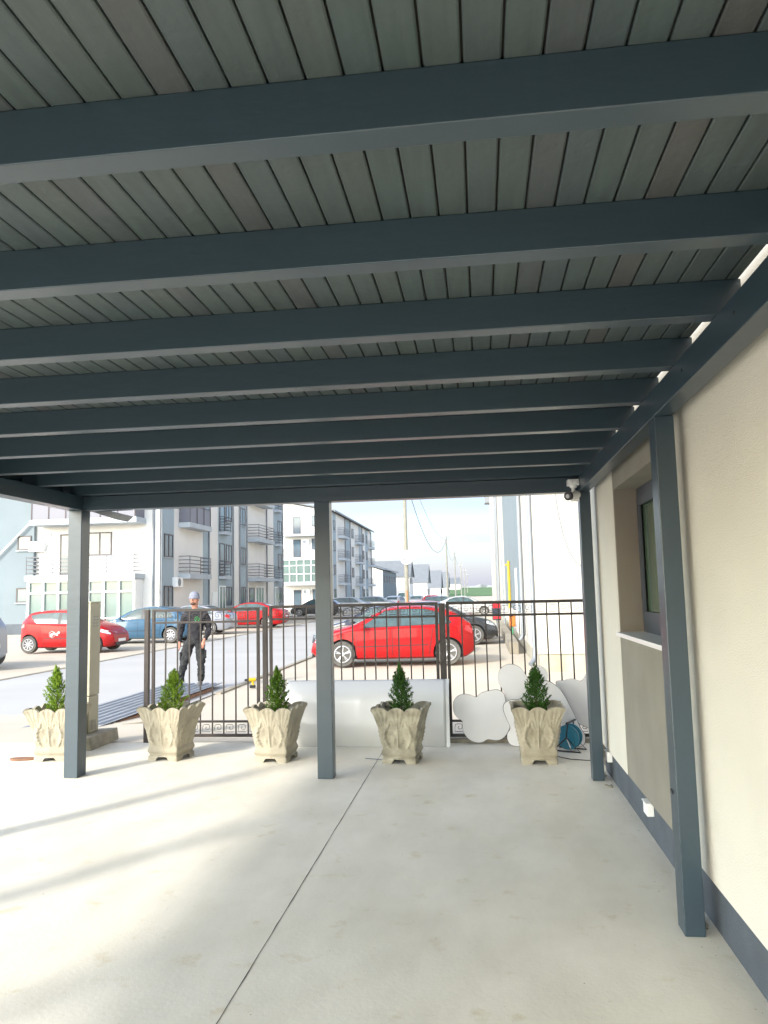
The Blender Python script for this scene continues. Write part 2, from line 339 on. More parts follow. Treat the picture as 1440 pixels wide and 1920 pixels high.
# ------------------------------------------------------------ own house on the right
ho=Vector((1.017,3,0)); house=tag(empty('house',ho),'cream rendered house wall with grey plinth along the right side of the carport','house')
hp=lambda bm,n,m,**k: part(bm,n,m,house,ho,**k)
WX=1.017; Y0,Y1=4.25,5.97; ZS,ZL=1.27,2.335
b=MB()
b.box(WX,-4,.235,WX+.45,Y0-.0,7.2).box(WX,Y1+.03,.235,WX+.45,7.22,7.2).box(WX,Y0,2.56,WX+.45,Y1+.03,7.2)
hp(b,'wall',K['wall'])
hp(B(WX+.45,-4,-.1,9,7.22,7.2),'wall_core',K['wall'])
hp(MB().box(WX+.003,Y0,.235,WX+.45,Y1+.03,ZS-.03),'apron_panel',K['taupe']); hp(MB().box(WX+.003,Y0,ZL,WX+.45,Y1+.03,2.56),'lintel_panel',K['taupe'])
b=MB(); b.box(WX+.004,Y1,ZS-.03,WX+.45,Y1+.03,ZL).box(WX+.18,Y0,ZL-.003,WX+.45,Y1,ZL-.0005)
hp(b,'reveal',K['brownrev'])
hp(B(WX-.028,Y0-.02,ZS-.03,WX+.2,Y1+.03,ZS),'window_sill',K['white'],bevel=.003)
wd=part(MB().box(WX+.17,Y1-.06,ZS,WX+.24,Y1,ZL-.004).box(WX+.17,Y0,ZS,WX+.24,Y1-.06,ZS+.09).box(WX+.17,Y0,ZL-.08,WX+.24,Y1-.06,ZL-.004)
   .box(WX+.155,Y1-.14,ZS+.09,WX+.17,Y1-.06,ZL-.08).box(WX+.155,Y0,ZS+.09,WX+.17,Y1-.14,ZS+.15).box(WX+.155,Y0,ZL-.14,WX+.17,Y1-.14,ZL-.08).box(WX+.155,Y0+.8,ZS+.15,WX+.17,Y0+.9,ZL-.14),'window',K['frame'],house,ho)
g=B(WX+.185,Y0,ZS+.09,WX+.2,Y1-.06,ZL-.08).build('pane',K['darkglass'],wd)
hp(B(WX+.022,-4,-.05,WX+.4,7.2,.234),'plinth',K['plinth'])
for yy in (5.29,6.86):
    hp(MB().box(WX-.022,yy-.06,.15,WX+.021,yy+.06,.232).box(WX-.03,yy-.066,.225,WX+.021,yy+.066,.2325),'vent_box',K['white'],bevel=.003)
# ------------------------------------------------------------ security camera
sc_o=Vector((.81,6.66,2.42)); cam_t=tag(empty('security_camera',sc_o),'small white bullet security camera on a junction box under the carport corner','security camera')
cp_=lambda bm,n,m,**k: part(bm,n,m,cam_t,sc_o,**k)
cp_(MB().box(.77,6.70,2.478,.868,6.798,2.53).lathe([(.014,-.012),(.014,.0)],(.80,6.70,2.505),10,'y').lathe([(.014,-.012),(.014,0)],(.84,6.70,2.505),10,'y'),'junction_box',K['white'],bevel=.006,smooth=30)
cp_(MB().lathe([(.035,2.478),(.03,2.462),(.016,2.455),(.016,2.43)],(.82,6.745,0),14).tube([(.82,6.745,2.44),(.835,6.74,2.41),(.825,6.73,2.385)],.017,10).box(.80,6.74,2.345,.866,6.80,2.40),'bracket',K['white'],smooth=40)
d=Vector((-.62,-.75,-.16)).normalized(); c0=Vector((.85,6.75,2.40)); c1=c0+d*.14
cp_(MB().tube([c0,c1],.034,20),'camera_body',K['white'],smooth=40)
fb=MB().tube([c1-d*.02,c1+d*.008],.0375,20); cp_(fb,'face_ring',K['blackp'],smooth=40)
cp_(MB().tube([c1+d*.008,c1+d*.012],.018,14),'lens',K['steel'],smooth=40)
# floodlight beyond the front beam by left post
fo=Vector((-3.5,7.1,2.42)); fl=tag(empty('floodlight',fo),'flat grey floodlight tilted down behind the left front post top','floodlight')
part(MB().prism([(-3.68,2.44),(-3.42,2.35),(-3.36,2.40),(-3.62,2.47)],6.95,7.2),'lamp_housing',K['pipe'],fl,fo,bevel=.003)
part(MB().tube([(-3.55,6.93,2.47),(-3.52,7.05,2.44)],.012,8),'bracket',K['steel'],fl,fo)
# ------------------------------------------------------------ planters
def planter_bm():
    b=MB(); n=46; ns=4*n; rows=66; H=.5
    def hw(v):
        pts=[(0,.168),(.085,.168),(.10,.155),(.13,.16),(.17,.172),(.22,.170),(.28,.158),(.45,.172),(.62,.19),(.8,.210),(.93,.230),(1,.243)]
        for (a,p),(c,q) in zip(pts,pts[1:]):
            if v<=c: return p+(q-p)*(v-a)/(c-a)
        return .25
    vs=[]
    sides=[(Vector((0,-1,0)),Vector((1,0,0))),(Vector((1,0,0)),Vector((0,1,0))),(Vector((0,1,0)),Vector((-1,0,0))),(Vector((-1,0,0)),Vector((0,-1,0)))]
    def pt(s,u,v,inner=0):
        nn,tt=sides[s]; w=hw(v); au=abs(u)
        corner=1+.05*max(0,(v-.55)/.45)**2*au**5
        lob=abs(math.cos(1.5*PI*u)) if True else 0
        z=v*H+ (.046*(lob**.55)-.022)*max(0,(v-.82)/.18)**1.2 + .012*au**6*max(0,(v-.8)/.2)
        d=0
        if inner==0:
            if v>.26:
                g=min(1,(v-.26)/.08)*min(1,(1.02-v)/.05)
                uc=0 if au<.34 else .67
                du=au-uc
                # fan of ribs inside every lobe
                if v>.55:
                    ph=math.atan2(du,max(.05,(v-.42)*1.3)); d+=.0050*math.cos(ph*22)*min(1,(v-.55)/.12)*g
                # grooves between lobes
                d-=.012*math.exp(-((au-.335)/.05)**2)*max(0,(v-.45)/.55)
                # heavy S-shaped acanthus volutes
                f=.50+.22*math.sin((v-.26)*7.2); d+=.026*math.exp(-((au-f)/.075)**2)*max(0,min(1,(.80-v)/.2))*g
                d+=.022*math.exp(-((au-.0)/.07)**2)*max(0,min(1,(.72-v)/.15))*g
                d+=.016*math.exp(-((au-.22)/.09)**2-((v-.42)/.07)**2)+.015*math.exp(-((au-.86)/.1)**2-((v-.40)/.09)**2)
                d+=.006*math.sin(v*85+au*14)*math.exp(-((au-f)/.13)**2)*g*max(0,min(1,(.80-v)/.2))
                d-=.010*math.exp(-((au-.24)/.07)**2-((v-.58)/.08)**2)
        d*=.68
        p=nn*(w*(1 if au<.999 else 1)+d)+tt*(u*(w*corner+d*au**8))
        p+=nn*(w*(corner-1))
        k=1-.035*au**10; p=Vector((p.x*k,p.y*k,0))
        p.z=z
        return p
    for r in range(rows+1):
        v=r/rows
        for s in range(4):
            for i in range(n):
                u=-1+2*i/n; p=pt(s,u,v)
                if v<.07 and abs(u)<.42: p.z=max(p.z,.045*(1-(abs(u)/.42)**4)) if v*H<.045*(1-(abs(u)/.42)**4) else p.z
                vs.append(p)
    # inner wall
    for v,sc_ in ((1,.90),(.93,.86),(.82,.82)):
        for s in range(4):
            for i in range(n):
                p=pt(s,-1+2*i/n,1,1); z=p.z if v==1 else v*H; q=Vector((p.x*sc_,p.y*sc_,z)); vs.append(q)
    R_=rows+4
    b.add(vs,[(r*ns+k,r*ns+(k+1)%ns,(r+1)*ns+(k+1)%ns,(r+1)*ns+k) for r in range(R_-1) for k in range(ns)])
    return b
pl0=None
def shrub_bm(seed,H=.36,W=.115,n=100):
    rnd=random.Random(seed); b=MB()
    def prof(t): return (.60+.40*math.sin(min(1,t/.32)*PI/2))*max(.0,1-max(0,(t-.32)/.68)**1.7)
    skew=(rnd.uniform(-.02,.02),rnd.uniform(-.02,.02))
    for c in range(n):
        t=(c+.5)/n; t=t**.9; a=c*2.39996+rnd.gauss(0,.25)
        rr=W*prof(t)*rnd.uniform(.80,1.18)
        tip=Vector((rr*math.cos(a)+skew[0]*t,rr*math.sin(a)+skew[1]*t,min(H*1.08,t*H+rnd.uniform(.0,.035)+.02)))
        if t>.93: tip=Vector((rnd.gauss(0,.006)+skew[0],rnd.gauss(0,.006)+skew[1],H*rnd.uniform(.97,1.13)))
        root=Vector((tip.x*.12,tip.y*.12,max(-.01,tip.z-.09-.05*rnd.random())))
        dirn=(tip-root); Lc=dirn.length; dirn.normalize()
        for k in range(64):
            f=rnd.random()**.75; sp=.017*(1-f*.75)
            o=root.lerp(tip,f)+Vector((rnd.gauss(0,sp),rnd.gauss(0,sp),rnd.gauss(0,sp*.6)))
            up=(dirn+Vector((rnd.gauss(0,.33),rnd.gauss(0,.33),rnd.gauss(.15,.25)))).normalized()
            Ln=rnd.uniform(.012,.026); sd_=up.orthogonal().normalized(); sd_.rotate(Matrix.Rotation(rnd.random()*PI,3,up)); w_=rnd.uniform(.0018,.0034)
            b.add([o-sd_*w_*.6,o+sd_*w_*.6,o+up*Ln*.5+sd_*w_,o+up*Ln,o+up*Ln*.5-sd_*w_],[(0,1,2,3,4)])
    return b
pots=[(-4.34,7.61,3,'planter nearest the left carport post, partly behind it','bright yellow-green'),
      (-3.15,7.66,-10,'planter in front of the gate leaf beside the standing man','yellow-green'),
      (-2.05,7.60,-6,'planter just left of the white metal sheet',''),
      (-.80,7.57,-7,'weather-stained planter in front of the right end of the white metal sheet',''),
      (.48,7.57,0,'planter in front of the cloud-shaped boards and the blue reel','')]
plab=['cream cast-stone planter partly hidden by the left front post','cream cast-stone planter turned slightly, in front of the left gate leaf','cream cast-stone planter overlapping the left end of the white metal sheet','darker weather-stained stone planter before the right end of the white metal sheet','stone planter standing before the cloud-shaped boards and blue reel']
slab_=['sunlit yellow-green dwarf conifer in the planter beside the left carport post','yellow-green dwarf conifer in the planter near the standing man','green dwarf conifer in the planter left of the middle post','pointed dark green dwarf conifer in the weather-stained planter','rounded deep green dwarf conifer in the planter before the cloud-shaped boards']
pm=None
K['stone2']=mat('weathered_cast_stone',(.38,.355,.27),.9,var=.5,scale=9,bump=.8,bscale=50,tint=(.22,.20,.145))
K['stoneL']=mat('pale_cast_stone',(.36,.325,.245),.88,var=.22,scale=7,bump=.6,bscale=55)
for i,(x,y,rz,_,_2) in enumerate(pots):
    t=tag(empty('planter',(x,y,0),R(rz)),plab[i],'planter','stone planters in a row before the fence')
    if pm is None:
        o=planter_bm().build('bowl',K['stoneL'],t,smooth=60); pm=o.data
        so_=B(-.19,-.19,.37,.19,.19,.41).build('soil',K['soil'],t)
    else:
        o=bpy.data.objects.new('bowl',pm.copy()); col.objects.link(o); o.parent=t
        o.data.materials[0]=K['stone2'] if i==3 else (K['stone'] if i==4 else K['stoneL'])
        s2=bpy.data.objects.new('soil',so_.data); col.objects.link(s2); s2.parent=t
    c=tag(empty('conifer_shrub',(x+(-.02,.0,.02,0,.0)[i],y,.41),0),slab_[i],'shrub','dwarf conifers in the planters')
    hh=(.46,.43,.44,.46,.44)[i]; ww=(.125,.13,.115,.112,.125)[i]
    shrub_bm(i+1,hh,ww,120).build('foliage',K[('leafA','leafA','leafB','leafC','leafC')[i]],c)
    MB().tube([(0,0,-.02),(.002,0,hh*.5),(0,0,hh*.9)],.008,8,r2=.002).build('trunk',K['trunk'],c)
# ------------------------------------------------------------ fence
FY=8.5
def fence_post(x,label,y=FY,wd_=.052,h=1.50,z0=-.03):
    t=tag(empty('fence_post',(x,y,z0)),label,'fence post','square steel fence posts')
    B(-wd_/2,-wd_/2,0,wd_/2,wd_/2,h).build('upright',K['darkmetal'],t,bevel=.003)
    B(-.07,-.07,-.004,.07,.07,.006).build('base_plate',K['rust'],t)
fence_post(-3.79,'dark steel fence post at the left end, behind the second planter')
fence_post(-2.41,'dark steel fence post right of the gate leaf, behind the third planter')
fence_post(-.43,'brown steel fence post at the right end of the white sheet',wd_=.066)
def scroll(x0,x1,z0,z1,flip=1):
    w_=(x1-x0)*.62; h_=(z1-z0)*.66; cx=(x0+x1)/2; cz=(z0+z1)/2
    p=[(-.5,-.5),(.5,-.5),(.5,.12),(.42,.42),(.2,.5),(-.3,.5),(-.42,.35),(-.42,.0),(-.3,-.15),(.0,-.15),(.12,-.02),(.05,.15),(-.08,.15)]
    return [(cx+flip*a*w_,0,cz+bq*h_) for a,bq in p]
def panel(x0,x1,xs,label,top=1.485,y=FY,ornflip=1,skipbottom=False):
    t=tag(empty('picket_fence',(x0,y,0)),label,'fence','black steel picket fence with scrollwork')
    f=MB(); w_=.032; m=top-.165; lo=.205; bo=.05
    f.box(0,-w_/2,bo,w_,w_/2,top).box(x1-x0-w_,-w_/2,bo,x1-x0,w_/2,top)
    for z in (top-w_,bo): f.box(w_,-w_/2,z,x1-x0-w_,w_/2,z+w_)
    for z in (m,lo): f.box(w_,-w_/2+.003,z,x1-x0-w_,w_/2-.003,z+.024)
    f.build('frame',K['darkmetal'],t,bevel=.002)
    for x in xs:
        B(x-x0-.007,-.007,bo+w_,x-x0+.007,.007,top-w_).build('picket',K['darkmetal'],t)
    e=[x0+w_]+list(xs)+[x1-w_]
    for a,bq in zip(e,e[1:]):
        MB().tube(scroll(a-x0,bq-x0,m+.02,top-w_,ornflip),.003,5).build('scroll',K['darkmetal'],t); MB().tube(scroll(a-x0,bq-x0,bo+w_,lo,-ornflip),.003,5).build('scroll',K['darkmetal'],t)
    return t
panel(-3.73,-2.475,[-3.57,-3.43,-3.29,-3.16,-3.02,-2.89,-2.75,-2.61],'black steel gate leaf of pickets in front of the standing man',1.47)
panel(-2.36,-.475,[-2.2,-2.07,-1.94,-1.81,-1.68,-1.55,-1.42,-1.29,-1.17,-1.04,-.91,-.78,-.65],'wide black picket panel behind the white sheet, in front of the red hatchback')
panel(-.385,1.12,[-.22,-.09,.04,.18,.31,.44,.56,.69,.82,.95],'black picket panel behind the cloud-shaped boards, ending at the right carport post')
# wire loops on the top rail
b=MB(); pts=[]
for i in range(70):
    t=i/69; a=t*3*2*PI; pts.append((-1.62+.62*t+.045*math.sin(a),8.47,1.405+.045*math.cos(a)))
b.tube(pts,.004,5); tag(b.build('wire',K['blackp']),'black wire looped along the fence top rail right of the middle post','wire')
# ------------------------------------------------------------ white bent sheet
so2=Vector((-1.27,8.2,0)); t=tag(empty('metal_sheet',so2),'large white satin metal sheet with folded top leaning against the fence','metal sheet')
prof=[(8.19,.004),(8.215,.25),(8.225,.44),(8.235,.50),(8.26,.545),(8.31,.60),(8.37,.65),(8.40,.665)]
b=MB(); nx=60; vs=[]
for i in range(nx+1):
    x=-2.13+1.72*i/nx
    for y,z in prof:
        dent=.012*math.exp(-((x+1.3)/.05)**2-((z-.46)/.07)**2)+.010*math.exp(-((x+1.95)/.04)**2-((z-.44)/.08)**2)+.006*math.sin(x*3.1)*(z/.6)
        vs.append((x,y-dent,z))
m_=len(prof); b.add(vs,[(i*m_+j,(i+1)*m_+j,(i+1)*m_+j+1,i*m_+j+1) for i in range(nx) for j in range(m_-1)])
o=part(b,'face',K['sheetm'],t,so2,smooth=50); md=o.modifiers.new('s','SOLIDIFY'); md.thickness=.004
part(MB().prism([(8.185,.003),(8.22,.25),(8.24,.50),(8.31,.605),(8.40,.67),(8.42,.66),(8.33,.58),(8.27,.48),(8.25,.25),(8.23,.003)],-.408,-.372,'x'),'end_flange',K['sheetm'],t,so2)
# ------------------------------------------------------------ cut-out boards
B1=[(-0.342,0.376),(-0.333,0.439),(-0.293,0.49),(-0.228,0.515),(-0.151,0.508),(-0.09,0.47),(-0.047,0.52),(0.017,0.541),(0.056,0.545),(0.12,0.561),(0.171,0.544),(0.208,0.512),(0.218,0.436),(0.263,0.298),(0.258,0.172),(0.203,0.072),(0.126,0.029),(0.05,0.041),(0.012,0.047),(-0.04,0.01),(-0.117,0.01),(-0.192,0.047),(-0.241,0.123),(-0.247,0.198),(-0.243,0.236),(-0.3,0.268),(-0.331,0.319)]
B2=[(0.146,0.698),(0.167,0.762),(0.22,0.806),(0.285,0.822),(0.361,0.798),(0.41,0.753),(0.452,0.682),(0.456,0.619),(0.45,0.492),(0.384,0.417),(0.318,0.03),(0.254,0.03),(0.219,0.443),(0.21,0.526),(0.167,0.59),(0.147,0.634)]
B3=[(.573+.1*math.cos(a*PI/10),.69+.102*math.sin(a*PI/10)) for a in range(-3,14)]+[(.53,.30),(.62,.30)]
B4=[(0.448,0.608),(0.525,0.657),(0.601,0.671),(0.675,0.656),(0.753,0.599),(0.817,0.506),(0.873,0.382),(0.918,0.283),(0.956,0.185),(1.002,0.123),(0.998,0.05),(0.971,0.01),(0.927,0.004),(0.743,0.004),(0.371,0.004),(0.296,0.004),(0.236,0.023),(0.207,0.075),(0.21,0.136),(0.256,0.186),(0.209,0.285),(0.175,0.385),(0.197,0.447),(0.267,0.478),(0.38,0.474)]
B5=[(0.736,0.627),(0.787,0.639),(0.831,0.636),(0.876,0.653),(0.939,0.657),(1.013,0.624),(1.047,0.674),(1.101,0.75),(1.168,0.711),(1.152,0.16),(1.065,0.148),(1.016,0.167),(0.955,0.198),(0.897,0.298),(0.781,0.487)]
def smoothpoly(P,it=2):
    for _ in range(it):
        Q=[]
        for i in range(len(P)):
            a,bq=P[i],P[(i+1)%len(P)]
            Q+=[(a[0]*.75+bq[0]*.25,a[1]*.75+bq[1]*.25),(a[0]*.25+bq[0]*.75,a[1]*.25+bq[1]*.75)]
        P=Q
    return P
def board(P,y,label,lean=.03,it=2,th=.022,dz=0):
    cx=sum(p[0] for p in P)/len(P); Q=[(p[0]-cx,p[1]+dz) for p in smoothpoly(P,it)]
    t=tag(empty('cutout_board',(cx,y,0)),label,'board','shaped board cut-outs leaning on the fence')
    t.rotation_euler=(R(-lean*60),0,0)
    MB().prism(Q,0,th).build('panel_edge',K['boardedge'],t)
    s=.988; mx_=sum(q[0] for q in Q)/len(Q); mz=sum(q[1] for q in Q)/len(Q)
    MB().prism([(mx_+(a-mx_)*s,mz+(c-mz)*s) for a,c in Q],-.003,-.0006).build('panel_face',K['board'],t)
    return t
board(B1,8.37,'cloud-shaped grey-white board at the left of the cut-outs')
board(B2,8.40,'tall round-headed grey board between the left cloud and the planter')
board(B3,8.43,'small round-topped board peeking above the conifer at far right',it=1)
board(B4,8.20,'big sloping pale board behind the right planter and blue reel',lean=.02)
board(B5,8.42,'cloud-edged board half hidden behind the right carport post')
# ------------------------------------------------------------ cable reel
ro=Vector((.80,8.02,0)); t=tag(empty('cable_reel',ro),'blue plastic cable reel with crank on a black tube stand behind the right planter','cable reel')
ax=Vector((-.42,-.9,0)).normalized(); sx=Vector((0,0,1)).cross(ax)
def disc(c,r,th,n=32):
    return [c-ax*th/2,c+ax*th/2],r
C0=Vector((.82,8.04,.135))
for k,off_ in enumerate((-.05,.05)):
    c=C0+ax*off_*1.0
    b=MB().tube([c-ax*.006,c+ax*.006],.118,40); b.tube([c+(ax*.006 if off_>0 else -ax*.006),c+(ax*.012 if off_>0 else -ax*.012)],.075,32)
    part(b,'flange',K['reel'],t,ro,smooth=30)
part(MB().tube([C0-ax*.045,C0+ax*.045],.07,28),'drum',K['blackp'],t,ro,smooth=30)
part(MB().tube([C0+ax*.06,C0+ax*.085,C0+ax*.09+sx*.04+Vector((0,0,-.09)),C0+ax*.13+sx*.05+Vector((0,0,-.10))],.006,8),'crank',K['steel'],t,ro,smooth=40)
a=.13; fr=MB()
for q in (-.09,.09):
    c=C0+ax*q
    fr.tube([c+sx*-.14+Vector((0,0,-.128)),c+sx*.0+Vector((0,0,.0)),c+sx*.14+Vector((0,0,-.128)),c+sx*-.14+Vector((0,0,-.128))],.008,8)
fr.tube([C0-ax*.14+sx*.02+Vector((0,0,.145)),C0+ax*.12+sx*.02+Vector((0,0,.145))],.011,10); fr.tube([C0-ax*.09,C0-ax*.09+sx*.02+Vector((0,0,.145))],.007,8); fr.tube([C0+ax*.09,C0+ax*.09+sx*.02+Vector((0,0,.145))],.007,8)
part(fr,'stand',K['blackp'],t,ro,smooth=40)
tag(MB().tube([(.66,7.75,.004),(.78,7.62,.004),(.9,7.58,.004),(1.0,7.56,.004)],.004,6).build('power_cable',K['blackp']),'thin black cable on the slab running to the right carport post','cable')
tag(MB().tube([(-1.17,7.62,.006),(-1.0,7.56,.006),(-.82,7.46,.006)],.005,6).build('steel_rod',K['pipe']),'thin grey rod lying on the slab beside the stained planter','rod')
# ------------------------------------------------------------ utility cabinet
uo=Vector((-4.5,8.4,0)); t=tag(empty('utility_cabinet',uo),'tall beige utility cabinet on a concrete block behind the left front post','cabinet')
up_=lambda bm,n,m,**k: part(bm,n,m,t,uo,**k)
up_(B(-4.60,8.24,.535,-4.34,8.47,1.56),'upper_housing',K['beige'],bevel=.006)
up_(B(-4.595,8.245,.13,-4.345,8.465,.528),'lower_housing',K['beige'],bevel=.006)
up_(B(-4.61,8.23,1.561,-4.33,8.48,1.575),'lid',K['beige'],bevel=.003)
b=MB()
for i in range(4):
    for j in range(2): b.box(-4.3405,8.30+j*.07,1.40-i*.035,-4.337,8.345+j*.07,1.409-i*.035)
up_(b,'vent_slot',K['pipe'])
b=MB()
for yy in (8.29,8.33,8.38): b.tube([(-4.335,yy,.16),(-4.338,yy,.27)],.004,6)
up_(b,'seal_wire',K['steel'])
up_(MB().prism([(-4.66,.0),(-4.17,.0),(-4.19,.135),(-4.66,.11)],7.98,8.62),'base_block',K['conc'],bevel=.008)
mo=Vector((-4.5,8.1,0)); t=tag(empty('meter_box',mo),'low olive-beige box standing before the tall utility cabinet','meter box')
part(B(-4.60,8.06,.132,-4.375,8.20,.44),'housing',K['beige'],t,mo,bevel=.015); part(B(-4.58,8.052,.16,-4.40,8.0585,.41),'door',K['beige'],t,mo)
# corrugated sheets
def corr_sheet(x0,x1,y0,y1,z,label):
    b=MB(); n=int((x1-x0)/.0125); vs=[]
    for y in (y0,y1):
        for i in range(n+1):
            x=x0+(x1-x0)*i/n; ph=(x-x0)/.15%1; h=.028 if ph<.4 else (.028*(1-(ph-.4)/.1) if ph<.5 else (0 if ph<.9 else .028*(ph-.9)/.1)); vs.append((x,y,z+h))
    b.add(vs,[(i,i+1,n+2+i,n+1+i) for i in range(n)])
    o=b.build('corrugated_sheet',K['corr']); md=o.modifiers.new('s','SOLIDIFY'); md.thickness=.003; md.offset=0
    return tag(o,label,'metal sheet','corrugated sheets stacked at the kerb')
for i,(l,dx,dy) in enumerate([('lowest of the blue-grey corrugated sheets stacked on the ground at the kerb',.0,0),('middle corrugated sheet of the stack beside the road',.03,.03),('topmost blue-grey corrugated sheet of the stack the man stands on',.05,.06)]):
    corr_sheet(-6.33+dx,-5.24+dx,9.75+dy,15.25-dy,-.165+.012*i,l)
tag(B(-5.24,10.2,-.2,-5.19,14.6,-.14).build('timber_batten',K['wood'],bevel=.004),'dark timber batten under the right edge of the corrugated sheets','batten')
tag(MB().tube([(-5.0,10.4,-.135),(-4.75,10.55,-.125)],.012,6).tube([(-5.0,10.4,-.135),(-5.25,10.6,-.14)],.012,6).build('wood_stick',K['kerb']),'pale stick lying beside the corrugated sheets','stick')
b=MB().prism(smoothpoly([(-4.80,7.50),(-4.72,7.45),(-4.58,7.49),(-4.50,7.56),(-4.62,7.59),(-4.78,7.56)],1),.002,.02,'z'); tag(b.build('wood_offcut',K['wood']),'flat reddish wood offcut beside the leftmost planter','wood offcut')
# yellow drill on ground
do=Vector((-4.52,15.0,GZ)); t=tag(empty('power_drill',do,R(30)),'small yellow and black cordless drill on the kerb','power drill')
MB().tube([(-.08,0,.16),(.06,0,.16)],.035,12).tube([(.0,0,.15),(.02,0,.05)],.022,10).build('body',K['yellow'],t,smooth=40)
B(-.05,-.035,0,.06,.035,.055).build('battery',K['blackp'],t,bevel=.006); MB().tube([(-.15,0,.16),(-.08,0,.16)],.02,10,r2=.028).build('chuck',K['blackp'],t,smooth=40)
# ------------------------------------------------------------ man
def skin_mesh(name,chains,m,parent,sub=2,fold=None):
    vs=[];es=[];rs=[];idx={}
    for ch in chains:
        prev=None
        for p in ch:
            key=tuple(round(c,4) for c in p[:3])
            if key not in idx: idx[key]=len(vs); vs.append(key); rs.append((p[3],p[4] if len(p)>4 else p[3]))
            k=idx[key]
            if prev is not None and prev!=k: es.append((prev,k))
            prev=k
    me=bpy.data.meshes.new(name); bm=bmesh.new(); lay=bm.verts.layers.skin.verify(); bv=[bm.verts.new(v) for v in vs]
    for a,bq in es: bm.edges.new((bv[a],bv[bq]))
    for i,r in enumerate(rs): bv[i][lay].radius=r; bv[i][lay].use_root=(i==0)
    bm.to_mesh(me); bm.free(); o=bpy.data.objects.new(name,me); col.objects.link(o)
    o.modifiers.new('skin','SKIN'); s=o.modifiers.new('sub','SUBSURF'); s.levels=sub+(1 if fold else 0); s.render_levels=s.levels
    if fold:
        tx=bpy.data.textures.new('folds','CLOUDS'); tx.noise_scale=fold[1]; tx.noise_depth=1
        dm=o.modifiers.new('d','DISPLACE'); dm.texture=tx; dm.strength=fold[0]; dm.mid_level=.5; dm.texture_coords='LOCAL'
    bake(o); o.data.materials.clear(); o.data.materials.append(m); shade(o.data,180); o.parent=parent; return o
# local frame: x to the picture's right, -y toward the camera, z up from his soles
man=tag(empty('person',(-5.62,14.8,-.13)),'man in black work clothes and pale grey beanie standing on the corrugated sheets','person','')
man.rotation_euler=(0,0,R(16))
pelv=(0,0,.93,.13,.10)
TORSO=[pelv,(0,-.005,1.08,.135,.10),(.01,-.01,1.25,.155,.11),(.015,0,1.38,.15,.10),(.01,0,1.46,.075,.07),(.0,-.01,1.53,.058),(-.005,-.03,1.60,.072),(-.01,-.035,1.68,.088,.095),(-.01,-.02,1.745,.075)]
LL=[pelv,(-.10,0,.88,.095),(-.15,-.04,.66,.082),(-.19,-.10,.47,.062),(-.24,-.06,.28,.055),(-.27,.02,.09,.040),(-.275,-.03,.045,.042),(-.285,-.15,.03,.034)]
RL=[pelv,(.10,0,.88,.095),(.115,-.02,.66,.082),(.125,-.05,.47,.062),(.125,-.01,.28,.055),(.12,.03,.09,.040),(.11,-.02,.045,.042),(.075,-.14,.03,.034)]
LA=[(.015,0,1.38,.15,.10),(-.17,.0,1.39,.068),(-.235,.01,1.24,.055),(-.275,.02,1.07,.045),(-.285,-.03,.93,.036),(-.285,-.05,.83,.026)]
RA=[(.015,0,1.38,.15,.10),(.20,.0,1.385,.068),(.255,.02,1.23,.055),(.27,.03,1.07,.045),(.22,-.09,.95,.036),(.175,-.15,.87,.026)]
def hand(w,dr,sidev):
    w=Vector(w); d=Vector(dr).normalized(); s=Vector(sidev).normalized(); n=d.cross(s)
    ch=[]; palm=w+d*.055
    ch.append([(*w,.026),(*palm,.034,.022)])
    for i,(o,ln) in enumerate([(-.028,.065),(-.010,.075),(.009,.07),(.027,.055)]):
        k=palm+s*o+d*.028; a=k+d*ln*.5+n*.008; e=k+d*ln*.8+n*.035
        ch.append([(*palm,.034,.022),(*k,.011),(*a,.010),(*e,.008)])
    a=w+d*.03-s*.03+n*.01; ch.append([(*w,.026),(*a,.013),(*(a+d*.03-s*.012+n*.012),.011),(*(a+d*.055-s*.008+n*.02),.009)])
    return ch
thin=lambda ch,a: [(p[0],p[1],p[2],p[3]*(.72 if i<a else 1),(p[4] if len(p)>4 else p[3])*(.72 if i<a else 1)) for i,p in enumerate(ch)]
body=skin_mesh('body',[thin(TORSO,4),thin(LL,9),thin(RL,9),[(.015,0,1.38,.108,.072)]+thin(LA,5)[1:],[(.015,0,1.38,.108,.072)]+thin(RA,5)[1:]]+hand(LA[-1][:3],(0,-.1,-1),(0,-1,0.0))+hand(RA[-1][:3],(-.25,-.25,-1),(-1,.4,0)),K['skin'],man,2)
up=lambda ch,k,add=.012: [(p[0],p[1],p[2],p[3]*k+add,(p[4] if len(p)>4 else p[3])*k+add) for p in ch]
skin_mesh('jacket',[[(0,0,.86,.175,.135)]+up(TORSO[:5],1.08),up(LA[:5],1.12)+[(-.285,-.045,.86,.04)],up(RA[:5],1.12)+[(.195,-.125,.90,.04)]],K['black_cloth'],man,2,(.045,.07))
skin_mesh('trousers',[up([(0,0,.99,.135,.11),pelv],1.05),[up([pelv],1.05)[0]]+up(LL[1:5],1.2,.008)+[(-.27,.02,.07,.06)],[up([pelv],1.05)[0]]+up(RL[1:5],1.2,.008)+[(.12,.03,.07,.06)]],K['dark_cloth'],man,2,(.05,.06))
for L_ in (LL,RL):
    a,bq=Vector(L_[6][:3]),Vector(L_[7][:3])
    skin_mesh('shoe',[[(*(a+Vector((0,.07,.0))),.045,.04),(*(a+Vector((0,.0,.02))),.052,.055),(*((a+bq)/2+Vector((0,0,.0))),.050,.042),(*(bq+Vector((0,-.02,0))),.045,.032)]],K['shoe'],man,2)
# cargo pockets
for (x,y,z) in ((-.262,-.06,.60),(.205,-.03,.62)):
    B(x-.018,y-.07,z-.09,x+.018,y+.07,z+.07).build('pocket',K['dark_cloth'],man,bevel=.01)
